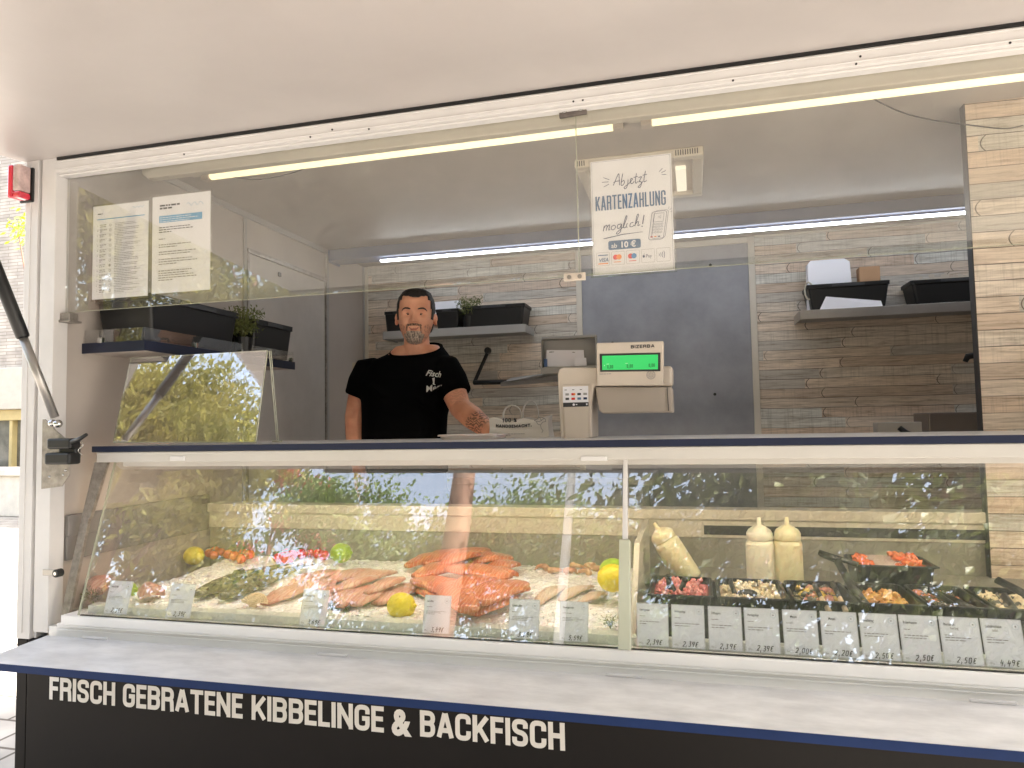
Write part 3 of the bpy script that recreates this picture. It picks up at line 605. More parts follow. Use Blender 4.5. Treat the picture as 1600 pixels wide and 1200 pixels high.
# roof vent
RV=thing('roof_vent','cream square roof vent in the ceiling behind the card payment poster','roof vent',(-.17,1.05,2.6))
b=MB(); x0,x1,y0,y1=-.41,.064,.81,1.30
for q in (((x0,y0),(x1,y0+.04)),((x0,y1-.04),(x1,y1)),((x0,y0+.0405),(x0+.04,y1-.0405)),((x1-.04,y0+.0405),(x1,y1-.0405))): b.box((*q[0],2.565),(*q[1],2.5995))
b.build('frame',M_cream,RV,bevel=.006)
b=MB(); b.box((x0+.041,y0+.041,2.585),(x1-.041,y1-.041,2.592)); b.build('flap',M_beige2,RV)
b=MB(); b.box((-.04,.95,2.568),(.0,1.22,2.5845)); b.build('glowing_catch',emit('vent_daylight_glow',(1,.92,.75),.11),RV,bevel=.004)  # emission on the catch stands in for daylight coming through the vent
b=MB(); [b.box((x1-.10+i*.0085,y0-.001,2.572),(x1-.096+i*.0085,y0+.0,2.592)) for i in range(10)]
b.build('louvre',M_dark,RV); b=MB(); [b.box((x0+.01+i*.0085,y0-.001,2.572),(x0+.014+i*.0085,y0+.0,2.592)) for i in range(4)]; b.build('louvre',M_dark,RV)

# ================================================================= NOTICES ON THE UPPER GLASS
def sheet(name,label,cat,x0,x1,z0,z1,y=.0502,lam=.006,group=None,tilt=0):
    t=thing(name,label,cat,((x0+x1)/2,y,z0),group)
    b=MB(); b.box((x0-lam,y-.0004,z0-lam),(x1+lam,y,z1+lam)); b.build('laminate',G_clear,t)
    b=MB(); b.box((x0,y-.0012,z0),(x1,y-.0006,z1)); b.build('sheet',M_paper,t)
    return t,Plane2((x0,y-.0012,z0),(1,0,0),(0,0,1)),x1-x0,z1-z0
t,p,w,h=sheet('notice','laminated notice with a table of small print, left one on the upper glass','notice',-1.866,-1.652,2.026,2.330,group='laminated sheets behind the upper glass')
p.greek(.018,h-.030,.055,.007,1,0); p.rect(.016,h-.046,w-.03,.0028,1); p.line([(w-.06+i*.004,h-.016+.003*math.sin(i*1.9)) for i in range(12)],.0008,1)
n=14
for i in range(n):
    y=h-.066-i*(h-.075)/n*1.0
    p.greek(.018,y-.002,.006,.006,1,2,seed=i); p.greek(.028,y-.006,.030,.012,2,2,seed=i+3)
    p.disc(.069,y,.0045,2,10) ; p.disc(.069,y,.0030,3,10); p.greek(.086,y-.008,w-.115,.015,3,2,seed=i*3,fill=.35); p.rect(.016,y-.0105,w-.03,.0003,2)
p.build('printing',[M_ink,M_lblue,M_inkg,M_paper],t)
t,p,w,h=sheet('notice','laminated notice with a bright blue heading bar on the upper glass','notice',-1.637,-1.424,2.030,2.338,group='laminated sheets behind the upper glass')
p.greek(.028,h-.044,.075,.018,2,0,.6); p.rect(.026,h-.085,w-.055,.022,1); p.greek(.029,h-.084,w-.065,.019,3,3,.28)
p.line([(w-.085+i*.006,h-.034+.006*math.sin(i*1.7)) for i in range(11)],.0009,1)
p.greek(.026,h-.118,w-.065,.022,3,0,.35); 
for y,l,k in ((.137,1,1),(.160,2,2),(.183,2,3),(.211,3,4),(.243,2,5),(.262,3,6)): p.greek(.026,h-y-l*.003,w-.06 if l>1 else .03,l*.0075,l,2,.38,seed=k)
p.build('printing',[M_ink,M_lblue,M_inkg,M_paper],t)
# card payment poster
t,p,w,h=sheet('poster','poster reading Ab jetzt KARTENZAHLUNG möglich ab 10 € hanging in the middle of the glass','poster',-.246,-.036,1.988,2.294)
U=w/1000.
MX,BX,MY,BY=1,0,1,0
def q(x,y): return ((x*MX+BX)*U,h-(y*MY+BY)*U)      # poster units: 1000 wide, y down
p.frame(14*U,12*U,w-28*U,h-24*U,2.6*U,0)
def curve(pts,t,mi=0):
    P=[Vector(q(*a)) for a in pts]; out=[]
    for i in range(len(P)-1):
        p0=P[max(i-1,0)];p1=P[i];p2=P[i+1];p3=P[min(i+2,len(P)-1)]
        for k in range(7):
            s=k/7; out.append(.5*((2*p1)+(-p0+p2)*s+(2*p0-5*p1+4*p2-p3)*s*s+(-p0+3*p1-3*p2+p3)*s**3))
    out.append(P[-1]); p.line(out,t*U,mi)
# script "Ab jetzt"
MX,BX,MY,BY=.72,75,.78,6
k_=[[(285,420),(330,330),(385,235),(392,330),(395,425)],[(290,372),(340,355),(405,352)],
[(455,240),(435,330),(422,418),(450,428),(478,392),(470,352),(432,375)],
[(545,345),(535,420),(510,480),(480,490),(478,462),(560,410),(600,372),(618,340),(592,338),(582,395),(610,420),(648,385)],[(552,298),(553,302)],
[(690,260),(668,380),(676,418),(712,395)],[(640,322),(712,312)],[(722,335),(775,325),(728,400),(752,395),(772,430),(745,492),(712,484),(770,430),(800,395)],[(845,235),(815,375),(824,412),(862,390)],[(795,302),(868,292)]]
for c in k_: curve(c,9)
MX,BX,MY,BY=1,0,.78,-15
for a,b_2 in (((160,300),(235,345)),((140,375),(225,378)),((160,455),(228,415)),((840+50,250),(810+40,300)),((870+60,290),(850+25,320)),((855+80,355),(860+20,350))): p.line([q(*a),q(*b_2)],7*U,0)
# heading
p.stroke('KARTENZAHLUNG',52*U,h-640*U,185*U,57*U,19*U,11.5*U,1)
MX,BX,MY,BY=.92,2,.78,135
# script "möglich!"
m_=[[(150,985),(165,905),(152,985)],[(160,935),(190,895),(205,905),(190,980)],[(195,940),(228,892),(240,905),(225,970),(248,965)],
[(300,900),(262,925),(268,972),(300,968),(320,925),(300,898)],[(272,855),(274,858)],[(308,850),(310,853)],
[(395,890),(350,905),(345,955),(380,950),(400,895),(385,1010),(345,1050),(330,1030),(400,965),(425,940)],
[(425,945),(475,790),(460,780),(425,930),(440,960),(465,935)],[(480,888),(462,945),(480,955)],[(492,842),(493,845)],
[(560,885),(525,895),(512,945),(545,950),(570,925)],[(575,945),(630,780),(612,775),(578,950)],[(585,920),(615,880),(630,890),(618,942),(648,930)]]
for c in m_: curve(c,9)
p.line([q(705,780),q(682,925)],12*U,0); p.disc(*q(674,960),8*U,0)
MX,BX,MY,BY=1,0,1,-108
p.poly([q(140,1105),q(380,1068),q(630,1058),q(630,1063),q(380,1078),q(145,1115)],0)
MX,BX,MY,BY=1,0,.82,88
# price tab
x,y,ww,hh=200,1155,400,140
pts=[]
for cx,cy_,a0 in ((x+ww-25,y+25,0),(x+25,y+25,90),(x+25,y+hh-25,180),(x+ww-25,y+hh-25,270)):
    for a in range(0,91,30): pts.append(q(cx+25*math.cos(R(a0+a)),cy_-25*math.sin(R(a0+a))))
p.poly(pts,1); p.text('ab',235*U,h-1125*U,58*U,2,offset=.0002); p.text('10 €',345*U,h-1128*U,74*U,2,offset=.0006)
MX,BX,MY,BY=1,0,1,-146
# terminal drawing
def rr(x,y,w_,h_,r,t,mi=0,sk=0):
    P=[]
    for cx,cy_,a0 in ((x+w_-r,y+r,0),(x+r,y+r,90),(x+r,y+h_-r,180),(x+w_-r,y+h_-r,270)):
        for a in range(0,91,30):
            X=cx+r*math.cos(R(a0+a)); Y=cy_-r*math.sin(R(a0+a)); P.append(q(X-(Y-y)*sk,Y))
    P.append(P[0]); p.line(P,t*U,mi)
rr(750,860,180,350,30,5,0,.16); rr(785,850,165,345,30,4,0,.16); rr(775,885,120,105,8,4,0,.16)
for i in range(4):
    for j in range(4): rr(757+j*33-i*6,1010+i*33,22,18,5,3,0,.16)
for j,mi in enumerate((3,4,0)): p.rect((720+j*45)*U,h-1032*U,28*U,13*U,mi)
for a,b_2 in (((945,840),(955,815)),((962,855),(985,832)),((970,880),(995,872))): p.line([q(*a),q(*b_2)],4*U,0)
for i in range(3): p.line([q(820+i*14+5*math.cos(R(a)),930+14*(i+1)*math.sin(R(a))*.6) for a in range(-70,71,20)],3*U,0)
# payment marks
MX,BX,MY,BY=1,0,1,-170
for i in range(5):
    rr(50+i*185,1345,160,165,10,3,5)
p.rect(68*U,h-1215*U,124*U,12*U,1); p.rect(68*U,h-1322*U,124*U,13*U,4); p.text('VISA',72*U,h-1292*U,48*U,1,sx=.95,shear=.2,offset=.0002)
p.disc(*q(287,1415),33*U,3); p.disc(*q(328,1415),33*U,4); p.disc(*q(472,1415),33*U,3); p.disc(*q(513,1415),33*U,6)
p.rect(262*U,h-1310*U,90*U,8*U,4); p.rect(450*U,h-1310*U,90*U,8*U,3)
p.disc(*q(632,1432),15*U,0,14,17*U); p.line([q(634,1410),q(642,1398)],6*U,0); p.text('Pay',655*U,h-1280*U,44*U,0,sx=.9)
for i in range(4): p.line([q(812+i*17+(9+i*4)*math.cos(R(a)),1427-(18+i*11)*math.sin(R(a))) for a in range(-60,61,15)],6*U,0)
p.build('printing',[paint('dark_slate_print',(.05,.07,.15),.6),M_blue,M_paper,M_red,M_orange,M_inkg,paint('mid_blue_print',(.05,.25,.55),.6)],t)

# ================================================================= LEFT SHELF ON THE END WALL
LSf=thing('wall_shelf','dark navy edged shelf with acrylic guard on the left end wall','shelf',(-1.97,.5,1.88))
xo=-1.722
b=MB(); b.box((-1.971,.118,1.864),(xo-.002,1.0,1.894)); b.build('board',M_wall,LSf)
b=MB(); b.box((-1.971,.1145,1.862),(xo,.1175,1.896)); b.box((xo-.0015,.118,1.862),(xo+.001,1.003,1.896)); b.build('edge_band',M_navy2,LSf)
b=MB(); b.box((-1.965,.121,1.8965),(xo-.005,.1235,1.94)); b.box((xo-.008,.124,1.8965),(xo-.0055,1.0,1.94)); b.build('guard',G_clear,LSf)
for p_ in ((-1.90,.119),(xo-.004,.36),(xo-.004,.62),(xo-.004,.98)): b=MB(); b.box((p_[0]-.009,p_[1]-.006,1.894),(p_[0]+.009,p_[1]+.006,1.914)); b.build('clip',M_steel,LSf,bevel=.002)
def bin_box(label,c,L,Wd,H,rz=0,group='black plastic boxes on the shelves'):
    """open tapered box with a rolled rim"""
    t=thing('storage_box',label,'box',c,group,local=True,rot=(0,0,rz)); b=MB()
    def ring(l,w,z,r=.012):
        P=[]
        for cx,cy_,a0 in ((l-r,w-r,0),(-l+r,w-r,90),(-l+r,-w+r,180),(l-r,-w+r,270)):
            for a in (0,30,60,90): P.append((cx+r*math.cos(R(a0+a)),cy_+r*math.sin(R(a0+a)),z))
        return P
    l,w=L/2,Wd/2
    b.loft([ring(l*.88,w*.86,0),ring(l*.90,w*.88,.004),ring(l*.985,w*.98,H*.86),ring(l*1.015,w*1.03,H*.865),ring(l*1.02,w*1.04,H),ring(l*.975,w*.96,H),ring(l*.965,w*.94,H*.85),ring(l*.87,w*.84,.008)])
    b.build('shell',M_rub,t); 
    b=MB(); b.box((-l*.4,-w*1.05,H*.87),(l*.4,-w*1.03,H*.97)); b.build('grip',M_dark,t,bevel=.002)
    return t
bin_box('big black plastic box nearest the hatch on the navy edged left shelf',(-1.838,.375,1.9415-.04),.46,.225,.155,R(90))
bin_box('black plastic box behind the small plant on the navy edged left shelf',(-1.838,.85,1.9415-.04),.28,.225,.15,R(90))
def herb(name,label,c,r,h,n,seed,dark=1.0,pot=True):
    t=thing(name,label,'plant',c,None,local=True); q=random.Random(seed); b=MB(); sb=MB()
    for i in range(n):
        a=q.uniform(0,6.283); rr=r*q.random()**.5; z=q.uniform(.15,1)*h; tip=Vector((rr*math.cos(a)*(.5+z/h*.6),rr*math.sin(a)*(.5+z/h*.6),z))
        if i%6==0: sb.tube([(0,0,0),tip*.5+Vector((0,0,.01)),tip],[.0016,.0012,.0005],5)
        for k in range(3):
            p=tip+Vector((q.gauss(0,1),q.gauss(0,1),q.gauss(0,1)))*r*.12; u=Vector((q.gauss(0,1),q.gauss(0,1),q.gauss(.3,1))).normalized(); v=u.orthogonal().normalized(); L=r*q.uniform(.12,.26)
            b.quad(p,p+u*L*.5+v*L*.16,p+u*L,p+u*L*.5-v*L*.16)
    b.build('foliage',M_herb,t); sb.build('stems',paint('olive_stem',(.10,.10,.03),.7),t)
    if pot:
        pb=MB(); pb.lathe([(.0,-.07),(r*.38,-.07),(r*.5,0),(r*.46,0),(r*.40,-.02),(0,-.02)],(0,0,0),16); pb.build('pot',M_rub,t,smooth=False)
    return t
M_herb=leafmat('herb_leaves',(.07,.10,.02),(.18,.19,.05),.2)
pp=pt(359,515,'x',-1.705)
herb('potted_herb','small bushy herb between the two black boxes on the left shelf',(-1.745,.665,1.968),.075,.11,300,4)

# ================================================================= BACK SHELVES
def shelf_back(label,x0,x1,zt_,kind):
    t=thing('wall_shelf',label,'shelf',((x0+x1)/2,2.1,zt_))
    b=MB(); b.box((x0,1.985,zt_-.03),(x1,2.199,zt_)); b.build('board',M_shelf,t,bevel=.002)
    b=MB(); b.box((x0,1.980,zt_-.040),(x1,1.9845,zt_+.006)); b.box((x1+.0005,1.981,zt_-.04),(x1+.004,2.19,zt_+.004)); b.box((x0-.004,1.981,zt_-.04),(x0-.0005,2.19,zt_+.004)); b.build('front_lip',M_alu if kind else M_shelf,t,bevel=.001)
    return t
zS=2.150
shelf_back('pale grey shelf with black boxes on the wood wall behind the man',-1.745,-.892,zS,0)
bin_box('black plastic box on the back shelf left of the man\'s head',(-1.655,2.09,zS+.001),.19,.17,.125)
bin_box('black plastic box on the back shelf just right of the man\'s head',(-1.36,2.09,zS+.001),.14,.17,.12)
bin_box('long dark grey box at the right end of the shelf behind the man',(-1.078,2.085,zS+.001),.36,.18,.125)
herb('potted_herb','small dark herb standing between the boxes behind the man',(-1.235,2.03,zS+.072),.075,.10,260,9)
one('paper_bundle',M_paper,'white paper standing in the box behind the man\'s head','paper',lambda b:b.box((-1.50,2.10,zS+.05),(-1.31,2.13,zS+.185)),bevel=.004,loc=(-1.4,2.1,zS+.05))
zR=2.140
shelf_back('steel edged shelf with two black boxes on the wood wall at the right',.535,1.55,zR,1)
bin_box('black box holding white paper and brown card on the right back shelf',(.765,2.09,zR+.001),.375,.18,.135)
bin_box('black box with ragged paper tops at the edge of the wood partition',(1.26,2.09,zR+.001),.42,.18,.125)
one('paper_stack',M_paper,'tall rounded block of white paper standing in the right shelf box','paper',lambda b:b.prism([(.585,0),(.80,0),(.79,.245),(.765,.262),(.605,.262),(.59,.245)],lambda x,z:(x,2.06,zR+.01+z),lambda x,z:(x,2.12,zR+.01+z)),loc=(.69,2.09,zR+.01),bevel=.002)
one('cardboard_sleeve',paint('brown_card',(.42,.25,.14),.8),'brown cardboard sleeve beside the tall white paper on the right shelf','cardboard',lambda b:b.box((.83,2.05,zR+.02),(.925,2.12,zR+.22)),bevel=.002,loc=(.88,2.08,zR+.02))
one('paper_sheet',M_paper,'white sheet leaning on the front of the right shelf box','paper',lambda b:b.slab([(.625,1.992,zR+.002),(.915,1.992,zR+.006),(.91,2.000,zR+.035),(.66,2.000,zR+.072)],.001),loc=(.76,1.99,zR))
one('string_bundle',paint('string',(.6,.55,.45),.9),'loop of white cord at the left end of the right shelf box','string',lambda b:[b.tube([(.585+.02*math.cos(k*.7+j),2.03-j*.004,zR+.11+.045*math.sin(k*.7+j)) for k in range(9)],.003,6) for j in range(4)],smooth=True,loc=(.58,2.03,zR+.1))
def ragged(b):
    for i in range(60):
        x=rnd.uniform(1.09,1.35); y=rnd.uniform(2.05,2.12); h_=rnd.uniform(.02,.055); d=rnd.uniform(-.02,.02)
        b.slab([(x,y,zR+.10),(x+.014,y,zR+.10),(x+.014+d,y+.006,zR+.11+h_),(x+d,y+.006,zR+.11+h_)],.0008)
one('paper_cones',paint('kraft_white',(.55,.47,.38),.8),'ragged edges of paper bags sticking out of the right most box','paper',ragged,loc=(1.22,2.08,zR+.1))
# beige cabinet behind the man
p0=pt(518,650,'y',2.05); p1=pt(568,566,'y',2.05)
cb_=thing('wall_cabinet','beige plastic wall dispenser behind the man\'s shoulder','dispenser',(p0.x,2.1,p0.z))
b=MB(); b.box((p0.x+.01,2.03,p0.z),(p1.x+.08,2.198,p1.z)); b.build('case',paint('warm_beige',(.50,.43,.30),.5),cb_,bevel=.012)
b=MB(); b.box((p0.x+.06,2.05,p1.z),(p0.x+.066,2.06,p1.z+.035)); b.build('lever',M_rub,cb_)
# lower back counter, black folding bracket
one('back_counter',M_shelf,'long pale counter along the back wall behind the scale','counter',lambda b:(b.box((-1.94,1.62,1.30),(-.2,2.18,1.335)),b.box((-1.9,1.68,.46),(-.25,2.15,1.298))),bevel=.003,loc=(-1,1.9,1.3))
fb=thing('folding_bracket','black folding wall bracket between the man and the scale','bracket',pt(745,600,'y',2.19))
pa,pb_,pc_=pt(763,548,'y',2.185),pt(741,598,'y',2.10),pt(800,594,'y',2.0)
b=MB(); b.tube([pa,pb_],.011,8); b.build('arm',M_rub,fb); b=MB(); b.tube([pb_,pt(790,597,'y',2.02)],.014,8); b.build('rail',M_rub,fb)
b=MB(); b.tube([pa+Vector((0,0,.0)),pa+Vector((0,-.02,0))],.02,10); b.build('mount',M_rub,fb)
one('side_board',M_shelf,'grey fold out board end beside the black bracket','board',lambda b:b.slab([pt(782,598,'y',2.0),pt(880,590,'y',2.0),pt(880,580,'y',1.6)+Vector((0,0,0)),pt(800,590,'y',2.15)],.02),loc=pt(830,590,'y',2.0))
# grey document box
x0,z0=pt(847,574,'y',1.25).x,pt(847,574,'y',1.25).z; x1,z1=pt(929,526,'y',1.25).x,pt(929,526,'y',1.25).z
db=thing('document_box','open grey box with white cards and a blue strip behind the scale','box',(x0,1.3,z0))
b=MB(); b.box((x0,1.30,z0),(x1,1.31,z1)); b.box((x0-.004,1.24,z0-.03),(x1+.004,1.31,z0-.001)); b.box((x0-.004,1.255,z0),(x0-.0005,1.31,z1)); b.box((x1+.0005,1.255,z0),(x1+.004,1.31,z1)); b.box((x0-.004,1.27,z1+.0005),(x1+.004,1.31,z1+.012)); b.build('case',paint('grey_metal_box',(.34,.33,.31),.4),db,bevel=.002)
dc=one('card_sheet',M_paper,'wide white card with small heading standing in the grey box','paper',lambda b:b.slab([pt(853,573,'y',1.27),pt(914,573,'y',1.27),pt(912,547,'y',1.285),pt(854,547,'y',1.285)],.0008),loc=pt(880,573,'y',1.27))
o0=pt(854,547,'y',1.284); P_=Plane2((o0.x,1.2825,z0),(1,0,0),(0,0,1)); P_.greek(.012,.066,.06,.008,1,0,.4); P_.disc(.122,.056,.010,1,12); P_.build('heading',[M_ink,M_inkg],dc)
one('card_sheet',M_paper,'smaller white business card in front of the wide card in the grey box','paper',lambda b:b.slab([pt(897,575,'y',1.25),pt(917,575,'y',1.25),pt(916,559,'y',1.255),pt(898,560,'y',1.255)],.0008),loc=pt(905,573,'y',1.25))
one('folder',paint('blue_folder',(.06,.13,.30),.5),'narrow blue folder edge at the left of the grey box','folder',lambda b:b.box(pt(850,573,'y',1.255),pt(855,561,'y',1.262)),loc=pt(852,573,'y',1.255))
# dark box far right and things near the partition
pz=pt(1446,688,'y',2.05)
gb=thing('steel_cabinet','brown grey steel cabinet low behind the partition edge','cabinet',pz)
a0=pt(1445,645,'y',2.0); a1=pt(1535,640,'y',2.0)
b=MB(); b.box((a0.x,1.95,1.40),(a1.x+.3,2.19,a0.z)); b.build('body',paint('brown_steel',(.20,.165,.14),.35,metal=.3),gb,bevel=.006)
b=MB(); b.box((a1.x-.035,1.945,1.40),(a1.x-.03,1.9495,a0.z-.01)); b.build('seam',M_steel,gb)
one('white_carton',paint('carton_white',(.52,.48,.43),.7),'off white carton beside the steel cabinet at the right','carton',lambda b:b.box((pt(1372,688,'y',1.9).x,1.9,1.45),(pt(1442,688,'y',1.9).x,1.99,pt(1440,659,'y',1.9).z)),bevel=.004,loc=pt(1400,688,'y',1.95))
one('knife',M_rub,'black handled knife leaning on the off white carton','knife',lambda b:b.tube([pt(1405,668,'y',1.85),pt(1415,676,'y',1.85),pt(1435,683,'y',1.85)],[.012,.014,.009],8),smooth=True,loc=pt(1415,676,'y',1.85))
one('towel_hook',M_rub,'curved black handle poking out from behind the wood partition','handle',lambda b:b.tube([pt(1508,565,'y',1.6),pt(1512,557,'y',1.6),pt(1524,555,'y',1.6),pt(1545,558,'y',1.6)],[.010,.014,.014,.014],8),smooth=True,loc=pt(1520,558,'y',1.6))

# ================================================================= SCALE ON THE WORKTOP
SC=thing('shop_scale','beige shop scale with a green customer display on the navy worktop','scale',(-.33,.45,1.553))
ys=.42
def q3(px,py,y=ys): return pt(px,py,'y',y)
def ex(b,pl,y0,y1): b.prism(pl,lambda x,z:(x,y0,z),lambda x,z:(x,y1,z))
def pxs(lst,y=ys): return [(q3(a,c,y).x,q3(a,c,y).z) for a,c in lst]
zb0=1.5530
cc=pxs([(872,690),(872,690)])
b=MB(); pl=pxs([(876,688),(873,630),(871,585),(873,577),(880,574),(934,574),(934,603),(928,603),(924,630),(925,688)]); pl[0]=(pl[0][0],zb0); pl[-1]=(pl[-1][0],zb0)
ex(b,pl,ys,ys+.16); b.build('column',M_beige,SC,bevel=.006)
b=MB(); ex(b,[(x,z) for x,z in pxs([(934.5,575),(1051,571),(1051,603),(934.5,603)])],ys+.01,ys+.10); b.build('printer_top',M_beige,SC,bevel=.012,seg=4)
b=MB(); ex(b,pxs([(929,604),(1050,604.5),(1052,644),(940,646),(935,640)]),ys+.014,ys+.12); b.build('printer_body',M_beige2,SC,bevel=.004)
b=MB(); ex(b,pxs([(1042,605),(1044,642),(1045,642),(1043,605)],ys+.01),ys+.010,ys+.0135); b.build('seam',M_dark,SC)
b=MB(); ex(b,pxs([(880,601),(921,601),(920,686),(883,686)]),ys-.004,ys-.0005); cpn=b.build('front_cover',M_beige,SC,bevel=.002)
b=MB(); ex(b,pxs([(932,536),(1037,533),(1037,602),(933,603)],.39),.385,.415); hd=b.build('display_head',M_beige,SC,bevel=.004)
b=MB(); ex(b,pxs([(937,553),(1032,551),(1032,580),(938,581)],.384),.382,.3849); b.build('bezel',M_dark,hd,bevel=.001)
b=MB(); ex(b,pxs([(941,556),(1028,554),(1028,577),(941,578)],.381),.3805,.3819); b.build('screen',emit('green_lcd',(.02,.30,.07),.22),hd)
o0=pt(941,578,'y',.380); k=(pt(1028,577,'y',.380).x-o0.x)/87
D2=Plane2((o0.x,.3804,o0.z),(1,0,0),(0,0,1))
for x in (8,39,73):
    D2.stroke('0,00' if x<70 else '0,00',x*k,1.8*k,5.2*k,2.3*k,.7*k,.8*k,0)
D2.greek(7*k,8*k,12*k,2*k,1,1); D2.greek(37*k,8*k,14*k,2*k,1,1); D2.greek(3*k,1*k,1.5*k,8*k,2,1)
D2.build('digits',[paint('dark_green_print',(.01,.06,.015),.6),paint('pale_green_print',(.35,.6,.35),.6)],hd)
o0=pt(934,602,'y',.3845)
D3=Plane2((o0.x,.3845,o0.z),(1,0,0),(0,0,1))
D3.stroke('BIZERBA',54*k,56.6*k,5.2*k,5.0*k,1.15*k,1.1*k,0)
D3.greek(4*k,16.5*k,50*k,2.4*k,1,1)
# maker's round mark below the screen
for r0 in (7,): D3.disc(84*k,13.5*k,r0*k,1,24); D3.disc(84*k,13.5*k,(r0-.8)*k,2,24); 
for i in range(8): a=math.pi*i/4; D3.line([(84*k+1.5*k*math.cos(a),13.5*k+1.5*k*math.sin(a)),(84*k+5.6*k*math.cos(a),13.5*k+5.6*k*math.sin(a))],.7*k,1)
D3.build('marking',[M_ink,M_inkg,M_beige2],hd)
# sticker with payment marks
s0=pt(880,636,'y',ys-.0045); s1=pt(919,603,'y',ys-.0045); sw,shh=s1.x-s0.x,s1.z-s0.z
D4=Plane2((s0.x,ys-.0045,s0.z),(1,0,0),(0,0,1)); D4.rect(0,0,sw,shh,0); D4.rect(0,0,sw,shh*.21,1); D4.disc(sw*.42,shh*.105,shh*.06,0); D4.greek(sw*.5,shh*.06,sw*.16,shh*.10,1,0); D4.rect(sw*.9,shh*.07,sw*.06,shh*.08,0)
for i in range(4):
    for j in range(2):
        x,y=sw*(.10+i*.235),shh*(.34+j*.22); mi=((1,2,3,4),(5,2,1,5))[j][i]; D4.rect(x,y,sw*.14,shh*.11,mi)
D4.disc(sw*.40,shh*.62,shh*.05,2); D4.disc(sw*.46,shh*.62,shh*.05,6)
for i in range(3): D4.greek(sw*(.07+i*.3),shh*.80,sw*.24,shh*.07,1,1)
D4.build('payment_sticker',[M_paper,M_ink,M_red,M_blue,M_navy,M_inkg,M_orange],SC)
# paper bag
zt0=1.5530
BG=thing('carrier_bag','white carrier bag printed 100 % HANDGEMACHT beside the man\'s hand','bag',(-.62,.62,zt0))
yb_=.60
def bq(px,py,dy=0): v=pt(px,py,'y',yb_); return Vector((v.x,yb_+dy,v.z))
b=MB(); nx=11; nz=6
xl,xr=bq(763,688).x,bq(858,688).x; ztop=bq(800,653).z
front=[];back=[]
for j in range(nz+1):
    for i in range(nx+1):
        u=i/nx; t_=j/nz; x=xl+(xr-xl)*u+(.010*math.sin(t_*3+u*9))*.4; zz=zt0+(ztop-zt0)*t_*(1-.10*math.sin(math.pi*u)*(t_>.9)) + (.006*math.sin(u*14) if j==nz else 0)
        w=.0008*math.sin(u*17+t_*5)+.0008*math.sin(t_*13+u*4); front.append((x,yb_+w+.012*t_,zz)); back.append((x,yb_+.09-w-.012*t_,zz+(.004 if j==nz else 0)))
fs=[]
for j in range(nz):
    for i in range(nx): a=j*(nx+1)+i; fs.append((a,a+1,a+nx+2,a+nx+1))
b.add(front,fs); b.add(back,[f[::-1] for f in fs])
n0=len(front); 
b.add([front[j*(nx+1)] for j in range(nz+1)]+[back[j*(nx+1)] for j in range(nz+1)]+[(xl+.012,yb_+.045,zt0+(ztop-zt0)*j/nz) for j in range(nz+1)],[(j,j+1,2*(nz+1)+j+1,2*(nz+1)+j) for j in range(nz)]+[(nz+1+j+1,nz+1+j,2*(nz+1)+j,2*(nz+1)+j+1) for j in range(nz)])
b.add([front[j*(nx+1)+nx] for j in range(nz+1)]+[back[j*(nx+1)+nx] for j in range(nz+1)]+[(xr-.012,yb_+.045,zt0+(ztop-zt0)*j/nz) for j in range(nz+1)],[(j+1,j,2*(nz+1)+j,2*(nz+1)+j+1) for j in range(nz)]+[(nz+1+j,nz+1+j+1,2*(nz+1)+j+1,2*(nz+1)+j) for j in range(nz)])
M_bag=paint('bag_white',(.74,.70,.66),.45,var=.04)
bo=b.build('body',M_bag,BG,smooth=True)
for dy,px0,px1,top in ((-.002,785,814,633),(.092,806,832,625)):
    b=MB(); A0,A1=bq(px0,655),bq(px1,655); m0=bq((px0+px1)/2,top)
    pts=[Vector((A0.x+(A1.x-A0.x)*(.5-.5*math.cos(math.pi*t_/10)),yb_+dy+.012,A0.z+(m0.z-A0.z)*math.sin(math.pi*t_/10)**.7)) for t_ in range(11)]
    b.tube(pts,.0042,6,.35); b.build('handle',M_bag,BG,smooth=True)
D5=Plane2((xl,yb_-.0024,zt0),(1,0,0),Vector((0,.012,ztop-zt0))); Wb=xr-xl; kx=Wb/95
D5.stroke('100 %',22*kx,24*kx,6.5*kx,4.6*kx,1.4*kx,1*kx,0,rise=lambda x:0)
D5.stroke('HANDGEMACHT.',12*kx,17*kx,4.8*kx,4.1*kx,1.25*kx,.75*kx,0,rise=lambda x:-1.6*kx*math.sin(math.pi*min(1,max(0,(x/kx-10)/62))))
for l in ([(72,26),(76,28),(80,31),(85,30),(89,28),(90,24),(85,23),(82,19),(78,20),(75,25),(72,26)],[(80,31),(83,26),(88,29)],[(82,19),(83,14),(86,10),(84,7)],[(76,25),(80,24),(84,26)]): D5.line([(a*kx,c_*kx) for a,c_ in l],.8*kx,1)
D5.greek(22*kx,3*kx,36*kx,4*kx,2,1)
o5=D5.build('printing',[M_ink,M_inkg],BG)
